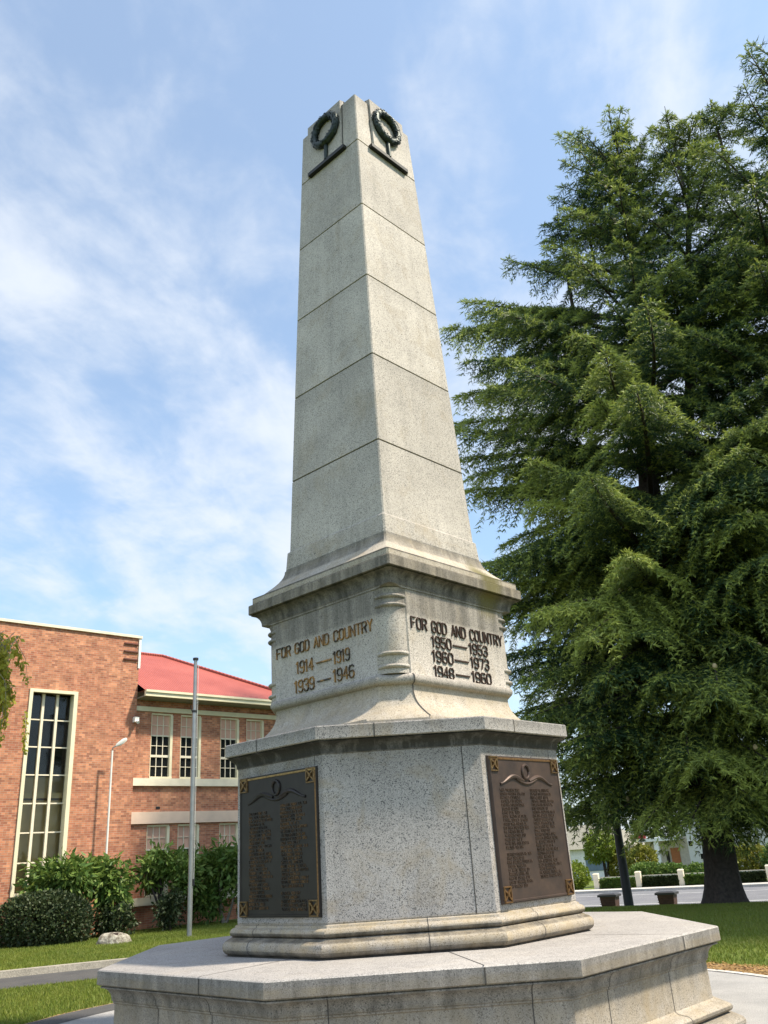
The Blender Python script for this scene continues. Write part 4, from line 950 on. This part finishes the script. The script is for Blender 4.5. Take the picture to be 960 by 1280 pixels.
for i in range(len(fr)-1):
    a_,b_=fr[i]+.22,fr[i+1]-.22; p=rpt((a_+b_)/2,40.7)
    lab=['clipped low hedge under a pale rail at the left of the fence','clipped low hedge under a pale rail behind the bins','clipped low hedge under a pale rail just left of the cedar trunk','clipped low hedge panel behind the cedar trunk','clipped low hedge panel right of the cedar trunk','clipped low hedge panel near the right edge','clipped low hedge panel beyond the right edge'][i]
    t_=thing('hedge_panel',lab,'hedge',(p[0],p[1],-.80),an,'low hedge panels of the street fence')
    N=2600; L2=(b_-a_)/2; q=RNG.uniform((-L2,-.2,.0),(L2,.2,.58),(N,3)); q[:,1]=np.where(RNG.random(N)<.7,-.2,q[:,1]); V,F=leaf_cloud(q,np.tile([0,-.8,.3],(N,1)),.13,.4,.6); npmesh('foliage',V,F,M['hedge'] if i%2 else M['shrub'],t_)
    mb=MB(); mb.box(-L2,L2,-.06,.06,.62,.68); mb.build('top_rail',M['cream_band'],t_)
HB='shrubs across the street'
def farplant(r_0,n0,w,h,mat,lab,name='garden_shrub',N=3500,size=.16,z=-.8,trunk=False,jitter=1):
    p=rpt(r_0,n0); bl=[((0,0,h*.5),(w,w*.7,h*.52)),((-.4*w,0,h*.45),(w*.6,w*.6,h*.45)),((.45*w,0,h*.5),(w*.55,w*.5,h*.42))]
    if trunk: bl=[((0,0,h*.72),(w,w,h*.28)),((-.4*w,0,h*.6),(w*.6,w*.6,h*.2)),((.4*w,.1,h*.66),(w*.6,w*.6,h*.22))]
    plant(name,lab,'tree' if trunk else 'shrub',(p[0],p[1],z),bl,N,size,.35,mat,stems_for(bl[:1],(.08,.03),3,N),bark='bark',group=HB if not trunk else None,seed=int(abs(r_0*7)+N),lump=.15,shell=.6,droop=0)
farplant(-12.6,41.6,1.25,1.55,'bright','round bright green bush left of the fence',N=5000,size=.14)
farplant(-11.7,46,1.0,3.2,'bright','bright yellow-green small tree behind the round bush','garden_tree',trunk=True,N=3500)
farplant(-10.8,46.5,.75,2.2,'yellow','yellow shrub left of the dark post')
farplant(-9.3,46,.85,2.2,'yellow','yellow-green shrub right of the dark post')
for k,(r_0,l_) in enumerate([(-8.3,'green mounded hedge bush behind the second fence post'),(-6.9,'green mounded hedge bush behind the third fence post'),(-5.4,'green mounded hedge bush left of the cedar trunk')]): farplant(r_0,42.4,.95,1.25-.1*k,'shrub',l_,N=4000,size=.13)
farplant(-3.0,44.5,1.0,1.9,'yellow','yellow-green shrub right of the cedar trunk at the photo edge'); farplant(-1.2,44.0,1.1,2.0,'shrub','green shrub at the right photo edge behind the fence')
farplant(1.4,45,1.5,2.4,'bright','light green bushes past the right photo edge')
# far houses
def local_house(name,lab,r_0,n0,z=-.9): p=rpt(r_0,n0); return thing(name,lab,'building',(p[0],p[1],z),an)
h=local_house('grey_house','pale grey clad house with small dark windows across the street behind the cedar trunk',-6.3,56)
mb=MB(); mb.rings([[(-2.3,0,0),(3.2,0,0),(3.2,0,3.4),(.45,0,5.6),(-2.3,0,3.4)],[(-2.3,8,0),(3.2,8,0),(3.2,8,3.4),(.45,8,5.6),(-2.3,8,3.4)]]); mb.build('wall',M['clad'],h)
mb=MB(); 
for sg in (-1,1): mb.add([(.45,-.3,5.68),(.45+sg*3.0,-.3,3.3),(.45+sg*3.0,8.2,3.3),(.45,8.2,5.68),(.45,-.3,5.8),(.45+sg*3.0,-.3,3.42),(.45+sg*3.0,8.2,3.42),(.45,8.2,5.8)],[(0,1,2,3),(4,5,6,7),(0,1,5,4),(2,3,7,6),(1,2,6,5)])
mb.build('roof',M['dark_metal'],h)
for x,z in ((-2.1,1.9),(-1.45,1.05),(-.75,.35),(-.2,2.0),(.8,1.4),(1.8,2.2),(1.2,.4)):
    mb=MB(); mb.box(x-.17,x+.17,-.03,.02,z,z+.42); wdw=mb.build('window',M['white'],h); mb=MB(); mb.box(x-.13,x+.13,-.045,-.028,z+.04,z+.38); mb.build('pane',M['glass'],wdw)
h=local_house('beige_shop','beige shopfront with an orange door, white column and red fascia across the street',-10.3,57)
mb=MB(); mb.box(-1.5,1.5,0,6,0,2.6); mb.build('wall',M['beige'],h)
mb=MB(); mb.box(.25,.85,-.06,.0,0,1.9); mb.build('door',M['orange'],h)
mb=MB(); mb.box(-.62,-.3,-1.0,-.7,0,2.4); mb.build('column',M['whitewall'],h)
mb=MB(); mb.box(-1.9,1.2,-1.1,0,2.4,2.62); mb.build('canopy',M['whitewall'],h)
mb=MB(); mb.box(-1.9,-1.1,-1.15,-.9,2.63,2.9); mb.build('fascia',M['redsign'],h)
mb=MB(); mb.box(-.1,.12,-.05,.0,.5,1.7); mb.build('window',M['glass'],h)
h=local_house('white_house','low white and pinkish house with blue-grey windows glimpsed left of the yellow shrubs',-15.8,56)
mb=MB(); mb.box(-3.5,2.6,0,7,0,2.2); mb.build('wall',M['whitewall'],h)
mb=MB(); mb.box(-.2,1.4,-.05,0,.7,1.6); mb.build('window',M['bluegrey'],h)
mb=MB(); mb.add([(-3.9,-.4,2.2),(3,-.4,2.2),(3,7.4,2.2),(-3.9,7.4,2.2),(-2,3.5,3.9),(1,3.5,3.9)],[(0,1,5,4),(1,2,5),(2,3,4,5),(3,0,4),(0,3,2,1)]); mb.build('roof',M['soffit'],h)
h=local_house('brick_house','brownish house with a dark roof far beyond the right photo edge',4.5,56)
mb=MB(); mb.box(-5,6,0,7,0,3.0); mb.build('wall',M['beige'],h)
mb=MB(); mb.add([(-5.4,-.4,3),(6.4,-.4,3),(6.4,7.4,3),(-5.4,7.4,3),(-2,3.5,4.9),(3,3.5,4.9)],[(0,1,5,4),(1,2,5),(2,3,4,5),(3,0,4),(0,3,2,1)]); mb.build('roof',M['soffit'],h)
for x in (-3.5,0,3.5):
    mb=MB(); mb.box(x-.5,x+.5,-.04,0,1,2.1); mb.build('window',M['glass'],h)
# distant tree line closes the view at ground level
P,D=[],[]
for i in range(46):
    a=radians(-10+i*5.2); R_=95+RNG.uniform(-6,10); c=(cos(a)*R_,sin(a)*R_,2.2); q,d=blob_points(1500,c,(7,7,RNG.uniform(3.5,6)),.7,.2,i+900); P.append(q);D.append(d)
V,F=leaf_cloud(np.vstack(P),np.vstack(D),.6,.4,.8); tag(npmesh('distant_trees',V,F,M['hedge']),'dark far-off belt of trees closing the street view','trees',None,'stuff')
# ------------------------------------------------------------------ light, sky
SUN_AZ=(.97,-.243); EL=55
w=bpy.data.worlds.new('World'); bpy.context.scene.world=w; w.use_nodes=True; nt=w.node_tree; N_=nt.nodes; Lk=nt.links
bg=N_['Background']; sky=N_.new('ShaderNodeTexSky'); sky.sky_type='NISHITA'; sky.sun_disc=False; sky.sun_elevation=radians(EL); sky.sun_rotation=math.atan2(SUN_AZ[0],SUN_AZ[1]); sky.air_density=1.0; sky.dust_density=1.2; sky.ozone_density=1.2
tc=N_.new('ShaderNodeTexCoord'); sp=N_.new('ShaderNodeSeparateXYZ'); Lk.new(tc.outputs['Generated'],sp.inputs[0])
def mth(op,a,b=0,c=0):
    n=N_.new('ShaderNodeMath'); n.operation=op
    for i,v in enumerate((a,b,c)):
        if isinstance(v,bpy.types.NodeSocket): Lk.new(v,n.inputs[i])
        else: n.inputs[i].default_value=v
    return n.outputs[0]
zc=mth('ADD',mth('MAXIMUM',sp.outputs[2],0.0),.22); cx=mth('DIVIDE',sp.outputs[0],zc); cy=mth('DIVIDE',sp.outputs[1],zc)
cb=N_.new('ShaderNodeCombineXYZ'); Lk.new(cx,cb.inputs[0]); Lk.new(cy,cb.inputs[1])
def nz(scale,detail,rough,dist,rot,sc,loc=(0,0,0)):
    q=N_.new('ShaderNodeMapping'); q.inputs['Rotation'].default_value=(0,0,rot); Lk.new(cb.outputs[0],q.inputs[0])
    m=N_.new('ShaderNodeMapping'); m.inputs['Scale'].default_value=sc; m.inputs['Location'].default_value=loc; Lk.new(q.outputs[0],m.inputs[0])
    n=N_.new('ShaderNodeTexNoise'); n.inputs['Scale'].default_value=scale; n.inputs['Detail'].default_value=detail; n.inputs['Roughness'].default_value=rough; n.inputs['Distortion'].default_value=dist; Lk.new(m.outputs[0],n.inputs['Vector']); return n.outputs['Fac']
big=nz(1.3,3,.5,.2,.35,(1.3,.8,1),(5.3,3.9,0)); wisp=nz(3.2,5,.56,.35,.3,(1.5,.85,1),(4.3,2.2,0)); fine=nz(10,6,.62,.3,.2,(1.1,1,1))
s_=mth('ADD',mth('ADD',mth('MULTIPLY',big,.42),mth('MULTIPLY',wisp,.52)),mth('MULTIPLY',fine,.18))
mr=N_.new('ShaderNodeMapRange'); mr.interpolation_type='SMOOTHSTEP'; Lk.new(s_,mr.inputs[0]); mr.inputs[1].default_value=.46; mr.inputs[2].default_value=.69; mr.inputs[3].default_value=.26; mr.inputs[4].default_value=.90
hz=N_.new('ShaderNodeMapRange'); Lk.new(sp.outputs[2],hz.inputs[0]); hz.inputs[1].default_value=0; hz.inputs[2].default_value=.45; hz.inputs[3].default_value=.7; hz.inputs[4].default_value=0
cf=mth('MAXIMUM',mr.outputs[0],hz.outputs[0])
mx=N_.new('ShaderNodeMix'); mx.data_type='RGBA'; Lk.new(cf,mx.inputs[0]); tn=N_.new('ShaderNodeMix'); tn.data_type='RGBA'; tn.blend_type='MULTIPLY'; tn.inputs[0].default_value=1; Lk.new(sky.outputs[0],tn.inputs[6]); tn.inputs[7].default_value=(1.06,1.36,1.44,1)
Lk.new(tn.outputs[2],mx.inputs[6]); mx.inputs[7].default_value=(5.0,5.35,5.85,1)
# unseen fill added: sky brightened behind the visitor to lift the shaded faces
dn=N_.new('ShaderNodeVectorMath'); dn.operation='DOT_PRODUCT'; Lk.new(tc.outputs['Generated'],dn.inputs[0]); dn.inputs[1].default_value=(-.42,-.80,.43)
gl=N_.new('ShaderNodeMapRange'); gl.interpolation_type='SMOOTHSTEP'; Lk.new(dn.outputs['Value'],gl.inputs[0]); gl.inputs[1].default_value=-.1; gl.inputs[2].default_value=.9; gl.inputs[3].default_value=1.0; gl.inputs[4].default_value=1.35
sc_=N_.new('ShaderNodeVectorMath'); sc_.operation='SCALE'; Lk.new(mx.outputs[2],sc_.inputs[0]); Lk.new(gl.outputs[0],sc_.inputs['Scale'])
Lk.new(sc_.outputs[0],bg.inputs[0]); bg.inputs[1].default_value=.115
sd=bpy.data.lights.new('sun','SUN'); sd.energy=5.0; sd.angle=radians(4); sd.color=(1,.89,.72); so=bpy.data.objects.new('sun',sd); C.objects.link(so)
dv=Vector((SUN_AZ[0]*cos(radians(EL)),SUN_AZ[1]*cos(radians(EL)),sin(radians(EL)))); so.rotation_euler=dv.to_track_quat('Z','Y').to_euler(); so.location=(20,-10,30)
# ------------------------------------------------------------------ camera
cam=bpy.data.cameras.new('camera'); co=bpy.data.objects.new('camera',cam); C.objects.link(co)
Fv=Vector((0.03777887,0.92420948,0.38001263)); Rv=Vector((0.99797405,-0.0154135,-0.06172697)); Uv=Vector((0.05119133,-0.38157472,0.92291938))
m=Matrix.Identity(4)
for i in range(3): m[i][0]=Rv[i]; m[i][1]=Uv[i]; m[i][2]=-Fv[i]
m[0][3],m[1][3],m[2][3]=-0.3485,-9.9102,1.586
co.matrix_world=m; cam.sensor_fit='VERTICAL'; cam.sensor_height=24; cam.lens=24*1050.92/1280; cam.clip_end=6000; cam.clip_start=.05
sc=bpy.context.scene; sc.camera=co
sc.view_settings.view_transform='Standard'; sc.view_settings.look='None'; sc.view_settings.gamma=1; sc.view_settings.exposure=0.68
